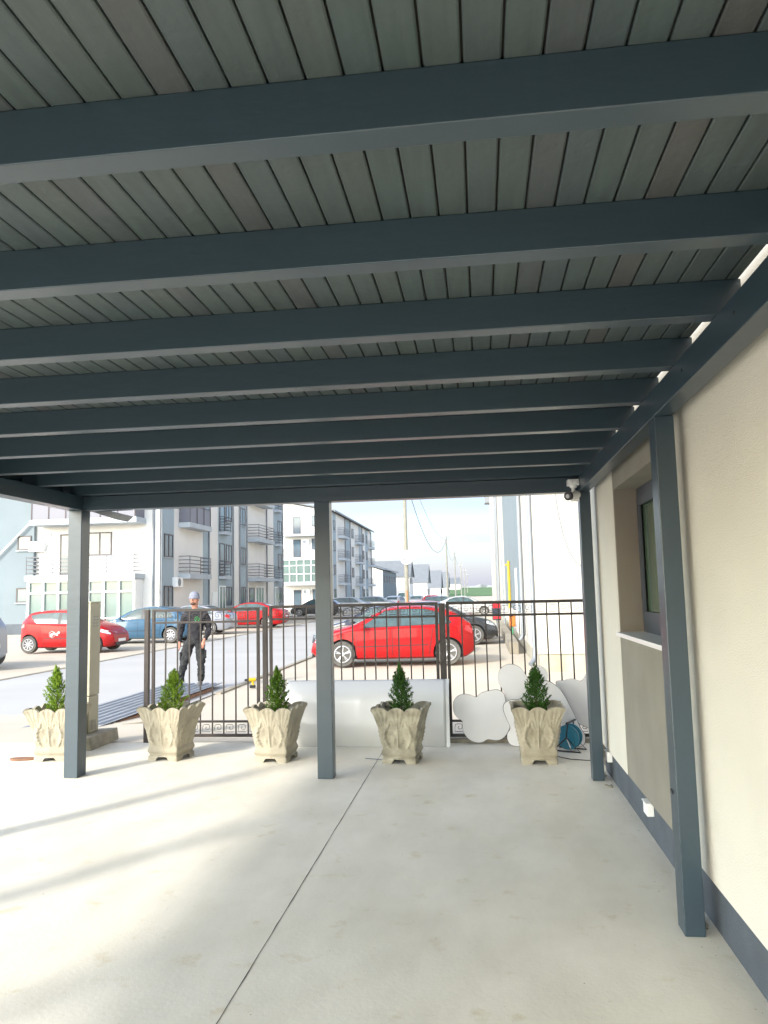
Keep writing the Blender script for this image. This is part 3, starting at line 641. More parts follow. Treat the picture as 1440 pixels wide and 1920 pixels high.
# head details: beanie, beard, nose, ears, eyes, brows
hc=Vector((-.01,-.03,1.69))
b=MB().lathe([(.095,-.0),(.101,.02),(.100,.045),(.094,.075),(.078,.105),(.05,.125),(.02,.132)],(hc.x,hc.y+.012,hc.z+.018),28); bo_=b.build('beanie',K['beanie'],man,smooth=60)
MB().lathe([(.099,-.012),(.105,-.008),(.105,.03),(.099,.034)],(hc.x,hc.y+.012,hc.z+.015),28).build('cuff',K['beanie'],bo_,smooth=60)
fd=Vector((-.35,-.94,0)).normalized(); fs_=Vector((-fd.y,fd.x,0))
def blob(c,rx,ry,rz,m,name,parent,n=14):
    vs=[];rows=8
    for i in range(rows+1):
        th=PI*i/rows
        for k in range(n):
            a=2*PI*k/n; q=fs_*(rx*math.sin(th)*math.cos(a))+fd*(ry*math.sin(th)*math.sin(a))+Vector((0,0,rz*math.cos(th))); vs.append(c+q)
    return MB().add(vs,[(i*n+k,i*n+(k+1)%n,(i+1)*n+(k+1)%n,(i+1)*n+k) for i in range(rows) for k in range(n)]).build(name,m,parent,smooth=180)
blob(hc+Vector((0,0,-.088))+fd*.030,.058,.058,.036,K['hair'],'beard',man)
blob(hc+Vector((0,0,-.012))+fd*.085,.014,.026,.026,K['skin'],'nose',man)
blob(hc+Vector((0,0,-.052))+fd*.088,.024,.008,.007,mat('lips',(.42,.16,.14),.5),'mouth',man)
for s in (-1,1):
    blob(hc+Vector((0,0,.006))+fd*.080+fs_*s*.032,.012,.006,.006,K['blackp'],'eye',man); blob(hc+Vector((0,0,.022))+fd*.083+fs_*s*.034,.020,.006,.005,K['hair'],'brow',man)
    blob(hc+Vector((0,0,-.01))+fs_*s*.090+fd*-.005,.010,.018,.030,K['skin'],'ear',man)
# green print on the chest: ring and bars
b=MB(); c=Vector((.055,-.152,1.30)); b.tube([c+Vector((.043*math.cos(a),.006*abs(math.cos(a)),.043*math.sin(a))) for a in [i*2*PI/24 for i in range(24)]],.005,6,closed=True)
b.tube([c+Vector((-.03,0,-.035)),c+Vector((0,-.004,.02)),c+Vector((.03,0,-.035))],.007,6)
b.build('chest_print',K['green'],man)
# ------------------------------------------------------------ cars
def interp(P,x):
    if x<=P[0][0]: return P[0][1]
    for (a,p),(c,q) in zip(P,P[1:]):
        if x<=c: return p+(q-p)*(x-a)/(c-a)
    return P[-1][1]
def smooth_prof(P,n=3):
    for _ in range(n):
        Q=[P[0]]
        for a,c in zip(P,P[1:]): Q+=[(a[0]*.75+c[0]*.25,a[1]*.75+c[1]*.25),(a[0]*.25+c[0]*.75,a[1]*.25+c[1]*.75)]
        Q.append(P[-1]); P=Q
    return P
PRES={}
# x from nose (+) to tail (-); given tail to nose
PRES['hatch']=dict(top=[(-2.02,.50),(-2.0,.80),(-1.93,1.02),(-1.80,1.08),(-1.50,1.33),(-.9,1.44),(-.2,1.46),(.28,1.38),(1.02,.98),(1.45,.90),(1.80,.80),(2.0,.62),(2.05,.45)],belt=[(-2.0,.98),(0,.93),(1.1,.88),(2.05,.6)],W=.87,wb=2.60,fx=1.25,r=.315,
    cow=1.02,rf=.25,rr=-1.42,rb=-1.86,doors=(.92,.02,-.98),win=[(.80,.95),(.20,1.33),(-.15,1.375),(-.75,1.365),(-1.22,1.26),(-1.42,1.05),(-1.35,1.02)],bp=(-.10,-.20))
PRES['mini']=dict(top=[(-1.70,.5),(-1.68,.85),(-1.60,1.10),(-1.38,1.38),(-.9,1.45),(-.2,1.46),(.15,1.40),(.85,1.02),(1.25,.92),(1.55,.78),(1.70,.60),(1.73,.42)],belt=[(-1.7,1.05),(0,.93),(.9,.90),(1.7,.6)],W=.80,wb=2.34,fx=1.06,r=.30,
    cow=.88,rf=.12,rr=-1.28,rb=-1.62,doors=(.75,-.1,-.80),win=[(.66,.98),(.12,1.33),(-.2,1.36),(-.9,1.34),(-1.25,1.27),(-1.05,1.06),(-.95,1.02)],bp=(-.14,-.24))
PRES['sedan']=dict(top=[(-2.25,.5),(-2.23,.85),(-2.15,1.0),(-1.75,1.05),(-1.05,1.36),(-.5,1.43),(.0,1.42),(.35,1.33),(1.08,.97),(1.6,.87),(2.0,.76),(2.18,.58),(2.22,.42)],belt=[(-2.2,.96),(0,.92),(1.1,.88),(2.2,.6)],W=.88,wb=2.66,fx=1.38,r=.315,
    cow=1.08,rf=.30,rr=-1.0,rb=-1.68,doors=(.95,.05,-.88),win=[(.82,.94),(.28,1.28),(-.1,1.34),(-.7,1.33),(-1.1,1.21),(-1.38,1.02),(-1.3,.99)],bp=(-.05,-.15))
PRES['wagon']=dict(top=[(-2.2,.5),(-2.18,.95),(-2.10,1.1),(-1.85,1.38),(-1.3,1.46),(-.2,1.48),(.25,1.40),(1.02,1.0),(1.5,.9),(1.9,.78),(2.1,.6),(2.13,.45)],belt=[(-2.2,1.0),(0,.95),(1.1,.9),(2.1,.6)],W=.87,wb=2.65,fx=1.32,r=.315,
    cow=1.02,rf=.2,rr=-1.78,rb=-2.08,doors=(.92,.0,-.98),win=[(.80,.97),(.18,1.35),(-.2,1.39),(-1.2,1.37),(-1.75,1.30),(-1.85,1.05),(-1.7,1.02)],bp=(-.10,-.20))
PRES['suv']=dict(top=[(-2.2,.55),(-2.18,1.0),(-2.10,1.2),(-1.85,1.55),(-1.3,1.66),(-.2,1.68),(.3,1.58),(1.0,1.15),(1.5,1.05),(1.9,.92),(2.1,.7),(2.13,.5)],belt=[(-2.2,1.12),(0,1.06),(1.1,1.0),(2.1,.7)],W=.90,wb=3.0,fx=1.32,r=.35,
    cow=1.02,rf=.25,rr=-1.78,rb=-2.08,doors=(.92,.0,-.98),win=[(.80,1.1),(.22,1.50),(-.2,1.57),(-1.2,1.56),(-1.72,1.48),(-1.85,1.2),(-1.7,1.15)],bp=(-.10,-.20))
PRES['van']=dict(top=[(-2.3,.5),(-2.29,1.6),(-2.2,1.85),(-1.3,1.92),(.6,1.92),(.95,1.80),(1.7,1.12),(2.1,.95),(2.25,.7),(2.27,.45)],belt=[(-2.3,1.15),(0,1.1),(1.6,1.0),(2.2,.7)],W=.93,wb=3.0,fx=1.5,r=.33,
    cow=1.66,rf=1.0,rr=-2.2,rb=-2.28,doors=(1.4,.5,-.5),win=[(1.45,1.15),(1.0,1.62),(.75,1.66),(.5,1.66),(.45,1.15)],bp=(.4,.3))
def make_car(kind,paint,label,loc,heading,rimstyle=5,extra=None,group=None,name='parked_car',lite=False,bodycut=None,cat='car'):
    P=PRES[kind]; top=smooth_prof(P['top'],2); belt=P['belt']; W=P['W']; x0,x1=top[0][0],top[-1][0]
    half=(x1-x0)/2; cxm=(x0+x1)/2
    def wid(x):
        u=abs(x-cxm)/half; return W*(1-.30*max(0,(u-.62)/.38)**2.6)
    def bot(x):
        u=abs(x-cxm)/half; return .17+.16*max(0,(u-.86)/.14)**1.5
    def sec(x):
        zt=interp(top,x); zb=bot(x); w_=wid(x); zs=min(interp(belt,x),zt-.035); t_=zt-zs; k=t_/.5
        wr=w_*.97-.20*min(1.3,k)
        return [(w_*.8,zb),(w_*.95,zb+.05),(w_*.995,zb+.25*(zs-zb)),(w_,zb+.62*(zs-zb)),(w_*.985,zs-.02),(w_*.96,zs),((w_*.96+wr)/2+.006,zs+t_*.45),(wr+.012,zt-min(.07,.45*t_)),(wr-.02,zt-min(.028,.25*t_)),(wr*.82,zt-.004),(wr*.4,zt+.010)]
    xs=[x0,x0+.015,x0+.05,x0+.1]; n=34
    for i in range(1,n): xs.append(x0+.1+(x1-x0-.2)*i/n)
    xs+=[x1-.1,x1-.05,x1-.015,x1]
    vs=[]; m_=11
    for x in xs:
        s=sec(x); ring=[(y,z) for y,z in s]+[(-y,z) for y,z in reversed(s)]
        # short end caps pulled in
        vs+=[(x,y,z) for y,z in ring]
    mm_=2*m_; b=MB(); b.add(vs,[(i*mm_+k,i*mm_+(k+1)%mm_,(i+1)*mm_+(k+1)%mm_,(i+1)*mm_+k) for i in range(len(xs)-1) for k in range(mm_)]+[tuple(range(mm_)),tuple((len(xs)-1)*mm_+k for k in range(mm_))])
    t=tag(empty(name,(loc[0],loc[1],GZ if len(loc)<3 else loc[2]),heading),label,cat,group or 'parked cars')
    body=b.build('body',K[paint],t,smooth=32)
    body.data.materials.append(K['blackp'])
    r=P['r']; wxs=(P['fx'],P['fx']-P['wb'])
    cut=MB()
    for wx in wxs:
        for s in (-1,1): cut.tube([(wx,s*(W-.26),r+.0),(wx,s*(W+.2),r+.0)],r+.055,28)
    co=cut.build('cut',K['blackp']); co.parent=t
    bo=body.modifiers.new('bo','BOOLEAN'); bo.object=co; bo.operation='DIFFERENCE'; bo.solver='EXACT'
    try: bo.material_mode='TRANSFER'
    except Exception: pass
    bpy.context.view_layer.update()
    bake(body); shade(body.data,32); bpy.data.objects.remove(co)
    def ys(x,z):
        s=sec(x)
        for (a,p),(c,q) in zip(s,s[1:]):
            if z<=q: return a+(c-a)*max(0,(z-p))/(q-p+1e-6)
        return s[-1][0]
    def zs_(x,y):
        s=sec(x)[8:]+[(0,interp(top,x)+.012)]; y=abs(y)
        for (a,p),(c,q) in zip(s,s[1:]):
            if y>=c: return p+(q-p)*(a-y)/(a-c+1e-6)
        return s[-1][1]
    def side_patch(nm,poly,m,off_=.006,parent=None,sides=(-1,1)):
        for s in sides:
            bm=bmesh.new(); bm.faces.new([bm.verts.new((x,0,z)) for x,z in poly])
            for ax_,lo,hi,st in ((0,min(p[0] for p in poly),max(p[0] for p in poly),.08),(2,min(p[1] for p in poly),max(p[1] for p in poly),.05)):
                v=lo+st
                while v<hi:
                    co_=[0,0,0]; co_[ax_]=v; no=[0,0,0]; no[ax_]=1
                    bmesh.ops.bisect_plane(bm,geom=bm.verts[:]+bm.edges[:]+bm.faces[:],plane_co=co_,plane_no=no); v+=st
            for v in bm.verts: v.co.y=s*(ys(v.co.x,v.co.z)+off_)
            bmesh.ops.recalc_face_normals(bm,faces=bm.faces)
            if bm.faces and sum(f.normal.y*s for f in bm.faces)<0: bmesh.ops.reverse_faces(bm,faces=bm.faces)
            me=bpy.data.meshes.new(nm); bm.to_mesh(me); bm.free(); me.materials.append(m); shade(me,180)
            o=bpy.data.objects.new(nm,me); col.objects.link(o); o.parent=parent or t
    def top_patch(nm,xa,xb,m,frac=.9,n=10,off_=.006):
        vs=[];ny=10
        for i in range(n+1):
            x=xa+(xb-xa)*i/n; wr=sec(x)[8][0]
            for j in range(ny+1):
                y=wr*frac*(-1+2*j/ny); vs.append((x+(off_ if x>0 else -off_),y,zs_(x,y)+off_))
        MB().add(vs,[(i*(ny+1)+j,i*(ny+1)+j+1,(i+1)*(ny+1)+j+1,(i+1)*(ny+1)+j) for i in range(n) for j in range(ny)]).build(nm,m,t,smooth=180)
    top_patch('windshield',P['rf']+.04,P['cow']-.05,K['carglass']); top_patch('rear_window',P['rr']-.03,P['rb']+.05,K['carglass'],.82)
    # side windows split by the b pillar
    win=P['win']; bp0,bp1=P['bp']
    def clip(poly,xc,keep):
        out=[]
        for i in range(len(poly)):
            a,c=poly[i],poly[(i+1)%len(poly)]; ia=(a[0]>=xc)==keep; ic=(c[0]>=xc)==keep
            if ia: out.append(a)
            if ia!=ic:
                f=(xc-a[0])/(c[0]-a[0]); out.append((xc,a[1]+(c[1]-a[1])*f))
        return out
    side_patch('window_trim',[(x+(.03 if x>0 else -.03)*(1 if abs(x)>.6 else 0),z+(.018 if z>1.2 else -.015)) for x,z in win],K['blackp'],.003)
    for pg in (clip(win,bp0,True),clip(win,bp1,False)):
        if len(pg)>2: side_patch('side_window',pg,K['carglass'],.007)
    d0,d1,d2=P['doors']; zb_=lambda x: interp(belt,x)-.035
    side_patch('door',[(d0,.27),(d0+.02,.6),(d0-.02,zb_(d0)),(d1+.008,zb_(d1)),(d1+.008,.27)],K[paint],.005)
    side_patch('door',[(d1-.008,.27),(d1-.008,zb_(d1)),(d2,zb_(d2)),(d2+.04,.62),(d2+.16,.27)],K[paint],.005)
    side_patch('rub_strip',[(d0-.03,.48),(d0-.03,.50),(d2+.12,.52),(d2+.12,.50)],K['blackp'],.010)
    for q0,q1,zt_ in ((d0,d0-.02,zb_(d0)),(d1,d1,zb_(d1)),(d2+.10,d2,zb_(d2))): side_patch('door_gap',[(q0-.006,.27),(q0+.006,.27),(q1+.006,zt_),(q1-.006,zt_)],K['blackp'],.0065)
    side_patch('door_handle',[(d1+.20,.80),(d1+.06,.81),(d1+.06,.83),(d1+.20,.82)],K[paint],.022)
    side_patch('headlight',[(x1-.42,.70 if kind!='suv' else .8),(x1-.1,.60),(x1-.06,.66),(x1-.14,.72),(x1-.40,.79 if kind!='suv' else .9)],K['clearlamp'],.006)
    zr=interp(belt,x0+.2)
    side_patch('tail_light',[(x0+.07,zr-.22),(x0+.26,zr-.13),(x0+.24,zr-.02),(x0+.05,zr-.03)],K['redlamp'],.008)
    MB().box(x1-.012,-.26,.34,x1+.012,.26,.44).build('number_plate',K['plate'],t); MB().box(x1-.03,-.42,.22,x1+.004,.42,.33).box(x1-.06,-.32,.50,x1-.035,.32,.60).build('grille',K['blackp'],t)
    MB().box(x0-.012,-.26,.55,x0+.012,.26,.66).build('number_plate',K['plate'],t)
    for s in (-1,1):
        mxx=P['win'][0][0]-.06; mz=P['win'][0][1]+.05
        MB().tube([(mxx,s*(ys(mxx,mz)-.02),mz-.03),(mxx-.02,s*(W+.08),mz)],.02,8).box(mxx-.05,s*(W+.11)-.07,mz-.05,mxx+.05,s*(W+.11)+.07,mz+.065).build('mirror',K[paint],t,bevel=.02)
        for wx in wxs:
            wh=MB().lathe([(r*.62,-.09),(r*.93,-.105),(r,-.07),(r,.07),(r*.93,.105),(r*.62,.09)],(wx,s*(W-.125),r),32,'y').build('wheel',K['tyre'],t,smooth=40)
            rb=MB(); yo=s*(W-.125)+s*.085
            MB().lathe([(r*.62,-.0),(r*.60,.01),(.001,.01)],(wx,yo-s*.02,r),32,'y').build('hub_well',K['blackp'],wh)
            rb.tube([(wx+r*.63*math.cos(a),yo+s*.016,r+r*.63*math.sin(a)) for a in [i*2*PI/28 for i in range(28)]],.017,6,closed=True)
            rb.lathe([(.055,-.02),(.05,.02)],(wx,yo,r),12,'y')
            for q in range(rimstyle):
                for dd in ((-.12,.12) if rimstyle==5 else (0,)):
                    a=2*PI*q/rimstyle+.3; a1=a+dd
                    p0=Vector((wx+.03*math.cos(a),yo,r+.03*math.sin(a))); p1=Vector((wx+r*.62*math.cos(a1),yo,r+r*.62*math.sin(a1)))
                    rb.tube([p0,p1],.014 if rimstyle==5 else .024,6)
            rb.build('rim',K['rim'],wh,smooth=50)
    if extra: extra(t,P,side_patch,ys)
    return t
def hexlogo(t,P,sp,ys):
    cx,cz=.10,.62
    def hexa(x,z,r): return [(x+r*math.cos(PI/3*i+PI/6),z+r*math.sin(PI/3*i+PI/6)) for i in range(6)]
    for (x,z,r) in ((cx-.52,cz+.0,.055),(cx-.43,cz+.05,.05),(cx-.33,cz+.02,.05),(cx-.26,cz+.08,.04)): sp('door_logo',hexa(x,z,r),K['white'],.009)
    b=MB()
    for s in (-1,1):
        pts=[(x,s*(ys(x,z)+.010),z) for x,z in hexa(cx-.50,cz+.02,.115)]; b.tube(pts,.005,5,closed=True)
    b.build('logo_outline',K['white'],t)
# the red hatchback right behind the fence: faces -x
def ctr(fw,rw,P):   # centre from wheel ground points
    pass
hd=math.atan2(19.03-19.27+.0,-3.41+.87)   # heading of its nose
mx_,my_=(-3.41-.87)/2,(19.03+19.27)/2
nd=Vector((math.cos(hd),math.sin(hd),0)); near=Vector((nd.y,-nd.x,0)); 
if near.y>0: near=-near
base=Vector((mx_,my_,0))-near*.80+nd*.05
make_car('hatch','red','large red hatchback parked just beyond the fence, nose to the left',(base.x,base.y),hd)
make_car('mini','red','small red city car with white hexagon logo on its door, far left',(-14.2,25.9),0,rimstyle=9,extra=hexlogo)
make_car('hatch','bluecar','medium blue hatchback facing left behind the small red city car',(-13.72,30.75),PI,rimstyle=9)
make_car('suv','silver','pale silver car cut off by the left picture edge, tail toward the road',(-15.2,19.45),PI+.03)
make_car('sedan','silver','silver car seen behind the standing man',(-14.25,36.8),PI+.05)
make_car('sedan','red','red saloon facing left in front of the far apartment entrances',(-13.25,43.2),PI+.03)
make_car('hatch','blackcar','black car parked below the end gable of the far apartment block',(-13.8,64.2),PI)
make_car('hatch','dkblue','dark blue car parked directly behind the large red hatchback',(-2.95,23.3),PI-.1)
make_car('hatch','red','red hatchback behind the tail of the large red one, nose to the right',(-1.75,29.6),.0+.08)
make_car('hatch','blackcar','black hatchback nose poking out right of the large red hatchback',(-1.55,27.2),.06)
make_car('wagon','whitecar','white hatchback parked far off under the far apartment block',(-11.8,71),0)
make_car('wagon','greycar','grey estate car parked beyond the white hatchback',(-9.9,75),0)
make_car('hatch','whitecar','pale hatchback seen from behind near the dish pole',(-8.6,79),R(80))
make_car('van','whitecar','small white van just left of the dish pole, far down the road',(-9.9,100),R(-90),cat='van')
make_car('hatch','red','tiny red car on the road right of the dish pole, seen from behind',(-4.9,78),R(90),name='car')
make_car('sedan','dkblue','dark saloon parked right of the dish pole, far off',(-3.0,62),0)
make_car('sedan','whitecar','white saloon parked far off near the right building',(-1.2,58),0)
make_car('hatch','greycar','grey hatchback with red lamps beside the dish pole base',(-6.9,84),R(90))
# ------------------------------------------------------------ buildings
def bbox(bm,pl,P0,u0,u1,z0,z1,d0,d1):
    if pl=='F': bm.box(u0,P0-d1,z0,u1,P0-d0,z1)
    else: bm.box(P0+d0,u0,z0,P0+d1,u1,z1)
    return bm
def window(parent,off,pl,P0,u0,u1,z0,z1,fm='brownframe',gm='glass',mull=2,sill=True):
    f=MB(); t=.07
    bbox(f,pl,P0,u0,u0+t,z0,z1,.0,.05); bbox(f,pl,P0,u1-t,u1,z0,z1,.0,.05); bbox(f,pl,P0,u0+t,u1-t,z0,z0+t,.0,.05); bbox(f,pl,P0,u0+t,u1-t,z1-t,z1,.0,.05)
    for i in range(1,mull):
        u=u0+(u1-u0)*i/mull; bbox(f,pl,P0,u-t*.6,u+t*.6,z0+t,z1-t,.0,.047)
    o=part(f,'window',K[fm],parent,off)
    bbox(MB(),pl,P0,u0+t*.5,u1-t*.5,z0+t*.5,z1-t*.5,.004,.025).build('pane',K[gm],o)
    if sill: bbox(MB(),pl,P0,u0-.05,u1+.05,z0-.05,z0-.002,.0,.10).build('sill',K['slab'],o)
    return o
def balcony(parent,off,pl,P0,u0,u1,z,dep,rail='bars',h=1.0,slab=.29):
    s=bbox(MB(),pl,P0,u0,u1,z-slab,z,.001,dep); o=part(s,'balcony',K['slab'],parent,off)
    r=MB(); th=.045
    if rail=='bars':
        for k in range(5):
            zz=z+.12+k*(h-.14)/4
            bbox(r,pl,P0,u0+.05,u1-.05,zz,zz+th,dep-.09,dep-.06)
            for uu in (u0+.05,u1-.08): bbox(r,pl,P0,uu,uu+th,zz,zz+th,.02,dep-.09)
        n=max(2,int((u1-u0)/1.5)+1)
        for k in range(n):
            u=u0+.05+(u1-u0-.13)*k/(n-1); bbox(r,pl,P0,u,u+.035,z,z+h,dep-.06,dep-.03)
        r.build('railing',K['railing'],o)
    elif rail=='panels':
        n=max(2,int((u1-u0)/.95)); 
        g=bbox(MB(),pl,P0,u0+.1,u1-.1,z,z+1.0,dep-.12,dep-.06); g=bbox(g,pl,P0,u0+.1,u0+.16,z,z+1.0,.02,dep-.12); g=bbox(g,pl,P0,u1-.16,u1-.1,z,z+1.0,.02,dep-.12)
        g.build('infill_panel',K['purple'],o)
        gl=bbox(MB(),pl,P0,u0+.11,u1-.11,z+1.0,z+2.5,dep-.11,dep-.08); gl.build('glazing',K['glass'],o)
        for k in range(n+1):
            u=u0+.1+(u1-u0-.2)*k/n; bbox(r,pl,P0,u-.025,u+.025,z,z+2.5,dep-.06,dep-.03)
        bbox(r,pl,P0,u0+.1,u1-.1,z+1.0,z+1.05,dep-.07,dep-.028)
        r.build('mullions',K['brownframe'],o)
    return o
def ac_unit(x,y,z,label,pl='F'):
    t=tag(empty('air_conditioner',(x,y,z)),label,'air conditioner','outdoor air conditioner units')
    if pl=='F':
        B(-.42,-.3,-.28,.42,0,.28).build('casing',K['white'],t,bevel=.02)
        MB().lathe([(.22,-.012),(.22,0),(.06,0)],(-.14,-.302,0),24,'y').build('fan_grille',K['pipe'],t)
        MB().tube([(.42,-.1,.0),(.55,-.03,.15),(.72,-.02,.75)],.03,6).build('pipe',K['white'],t)
    else:
        B(0,-.42,-.28,.3,.42,.28).build('casing',K['white'],t,bevel=.02)
        MB().lathe([(.22,0),(.22,.012),(.06,.012)],(.30,-.1,0),24,'x').build('fan_grille',K['pipe'],t)
    return t
# apartment block A
ao=Vector((-17.2,40,0)); A=tag(empty('apartment_building',ao),'near white and blue-grey apartment block with balconies on the left','building')
AP=lambda bm,n,m,**k: part(bm,n,m,A,ao,**k)
FX=-17.18; AY=40.0; TOP=11.6
AP(B(-24.3,AY,GZ-.1,FX,66.3,TOP),'wall',K['whitewall'])
AP(B(-34,AY-.25,GZ-.1,-24.302,66.3,TOP),'wall',K['bluewall'])
AP(B(-34.5,AY-.8,TOP+.001,FX+.6,66.9,TOP+.25),'roof',K['greyroof'])
AP(B(-34,AY-.27,.0-.3,-24.31,AY-.252,.35),'plinth',K['plinth'])
for z in (1.51,4.37,7.25): window(A,ao,'F',AY-.25,-25.25,-24.45,z,z+.80,gm='glassgreen',mull=1)
for z in (1.51,4.37,7.25): window(A,ao,'F',AY-.25,-29.2,-28.2,z,z+.80,gm='glassgreen',mull=1)
# front balconies
balcony(A,ao,'F',AY,-24.2,-18.0,2.93,1.25,h=.98); balcony(A,ao,'F',AY,-24.0,-17.95,5.92,1.25,'panels'); balcony(A,ao,'F',AY,-24.0,-17.95,8.85,1.25,'panels')
window(A,ao,'F',AY,-21.3,-19.9,3.98,5.25); 
window(A,ao,'F',AY,-22.9,-22.1,2.95,5.2,mull=1,sill=False)
# glazed ground-floor room
t_=MB(); 
for k in range(8):
    u=-24.05+k*(5.95/7); bbox(t_,'F',AY,u-.06,u+.06,GZ,2.62,1.02,1.12)
for z in (GZ,.55,1.95,2.55): bbox(t_,'F',AY,-24.05,-18.1,z,z+.09,1.0,1.09)
for k in (-24.07,-18.17): bbox(t_,'F',AY,k,k+.07,GZ,2.62,.01,1.0)
gr=AP(t_,'glazed_porch',K['white']); g=bbox(MB(),'F',AY,-24.0,-18.15,GZ+.02,2.60,.03,1.0); g.build('glazing',K['glassgreen'],gr)
AP(MB().tube([(-17.5,AY-.07,GZ),(-17.5,AY-.07,TOP)],.06,10),'downpipe',K['pipe'],smooth=40)
# street side facade: (kind, y0, y1)
def blue(y0,y1,nm='wall_panel'): AP(bbox(MB(),'S',FX,y0,y1,GZ-.05,TOP-.01,.001,.03),nm,K['bluelift'])
for y0,y1 in ((40.3,41.9),(46.6,47.5),(49.4,52.3),(54.0,55.4),(63.3,66.0)): blue(y0,y1)
for y0,y1,ms in ((40.5,41.7,2),(50.9,52.1,2),(54.15,55.25,2),(64.6,65.8,2)):
    for z in (.95,3.82,6.7,9.4): window(A,ao,'S',FX+.03,y0,y1,z,z+1.3,mull=ms)
for z in (2.95,5.9,8.8): 
    balcony(A,ao,'S',FX,42.6,46.2,z,.72,'bars' if z<5 else 'panels')
    balcony(A,ao,'S',FX,56.0,60.4,z,.9,'bars'); balcony(A,ao,'S',FX+.03,49.5,50.8,z,.45,'bars',slab=.2); balcony(A,ao,'S',FX+.03,63.4,64.6,z,.45,'bars',slab=.2)
    window(A,ao,'S',FX+.03,49.6,50.6,z+.03,z+2.2,mull=1,sill=False)
window(A,ao,'S',FX+.03,49.5,50.8,0,2.3,fm='white',gm='glassgreen',mull=2,sill=False)
window(A,ao,'S',FX,56.3,57.6,0,2.2,gm='glass',mull=1,sill=False); window(A,ao,'S',FX,58.0,60.2,0,2.3,fm='white',gm='glassgreen',mull=3,sill=False)
window(A,ao,'S',FX+.03,63.5,64.5,0,2.3,fm='white',gm='glassgreen',mull=2,sill=False)
for y in (40.1,47.5,52.4,53.9,55.6,61.0,66.15): AP(MB().tube([(FX+.08,y,GZ),(FX+.08,y,TOP)],.055,8),'downpipe',K['pipe'],smooth=40)
ac_unit(-24.15,AY-.02,4.55,'white air conditioner with grey fan at the left edge of the lower front balcony')
ac_unit(FX+.03,42.1,2.45,'white air conditioner under the street-side balcony',pl='S')
# electricity box graffiti-like bracket replaced by meter boxes on the wall
tag(B(FX+.002,48.2,.2,FX+.12,49.0,1.9).build('wall_cabinet',K['white'],bevel=.01),'white service cabinet on the side wall of the near apartment block','cabinet')
tag(MB().tube([(-24.1,AY-.4,6.2),(-26.5,AY-.4,3.9)],.05,6).tube([(-26.5,AY-.4,3.9),(-26.5,AY-.26,3.8)],.05,6).build('wall_pipe',K['white'],smooth=40),'slanting white pipe across the blue-grey wall at far left','pipe')
# apartment block B
bo=Vector((-17.7,92,0)); Bb=tag(empty('apartment_building',bo),'far white apartment block with long balconies and sloping roof','building')
BP=lambda bm,n,m,**k: part(bm,n,m,Bb,bo,**k)
BX=-17.65; BY=91.6
BP(MB().prism([(-30,GZ-.1),(BX,GZ-.1),(BX,11.55),(-24.5,13.05),(-30,11.8)],BY,125.5),'wall',K['whitewall'])
BP(MB().prism([(-30.6,11.75),(-24.5,13.15),(BX+.5,11.55),(BX+.5,11.70),(-24.5,13.35),(-30.6,11.95)],BY-.5,126),'roof',K['greyroof'])
BP(MB().tube([(BX+.5,BY-.5,11.55),(BX+.5,126,11.55)],.09,8),'gutter',K['pipe'])
for z in (2.95,6.05,8.85):
    balcony(Bb,bo,'F',BY,-23.6,-18.2,z,1.2,'bars',slab=.25)
for z in (.0,3.0,6.1,8.9):
    window(Bb,bo,'F',BY,-22.4,-21.45,z,z+2.15,mull=1,sill=False,gm='glass'); window(Bb,bo,'F',BY,-20.1,-18.4,z+.9,z+2.2,mull=2,gm='glass')
# glazed-in balcony between the bars
t_=MB()
for k in range(7): bbox(t_,'F',BY,-23.5+k*.87,-23.4+k*.87,3.0,5.75,1.2,1.27)
for z in (3.0,4.0,5.0,5.7): bbox(t_,'F',BY,-23.5,-18.25,z,z+.09,1.19,1.265)
gg=BP(t_,'glazed_balcony',K['white']); bbox(MB(),'F',BY,-23.45,-18.3,3.05,5.7,1.14,1.185).build('glazing',K['glassgreen'],gg)
for z in (1.9,7.9): ac_unit(-20.8,BY-.02,z,'small air conditioner by the %s balcony door of the far block'%('lowest' if z<3 else 'upper'))
for y0,y1 in ((92.2,94.2),(101.8,104.2),(112.6,114.6),(119.0,121.5)): BP(bbox(MB(),'S',BX,y0,y1,GZ,11.45,.001,.04),'wall_panel',K['bluelift'])
for y0,y1 in ((92.5,93.7),(106.2,107.6),(116.2,117.4),(119.6,120.8)):
    for z in (.9,3.85,6.75,9.3): window(Bb,bo,'S',BX+.04,y0,y1,z,z+1.3,mull=2)
for z in (2.95,6.05,8.85):
    balcony(Bb,bo,'S',BX,95.5,99.6,z,.9,'bars'); balcony(Bb,bo,'S',BX,109.0,112.4,z,.9,'bars'); balcony(Bb,bo,'S',BX,121.6,124.5,z,.8,'bars')
for y in (100.6,104.6,115.2,125.0): BP(MB().tube([(BX+.1,y,GZ),(BX+.1,y,11.5)],.08,8),'downpipe',K['pipe'])
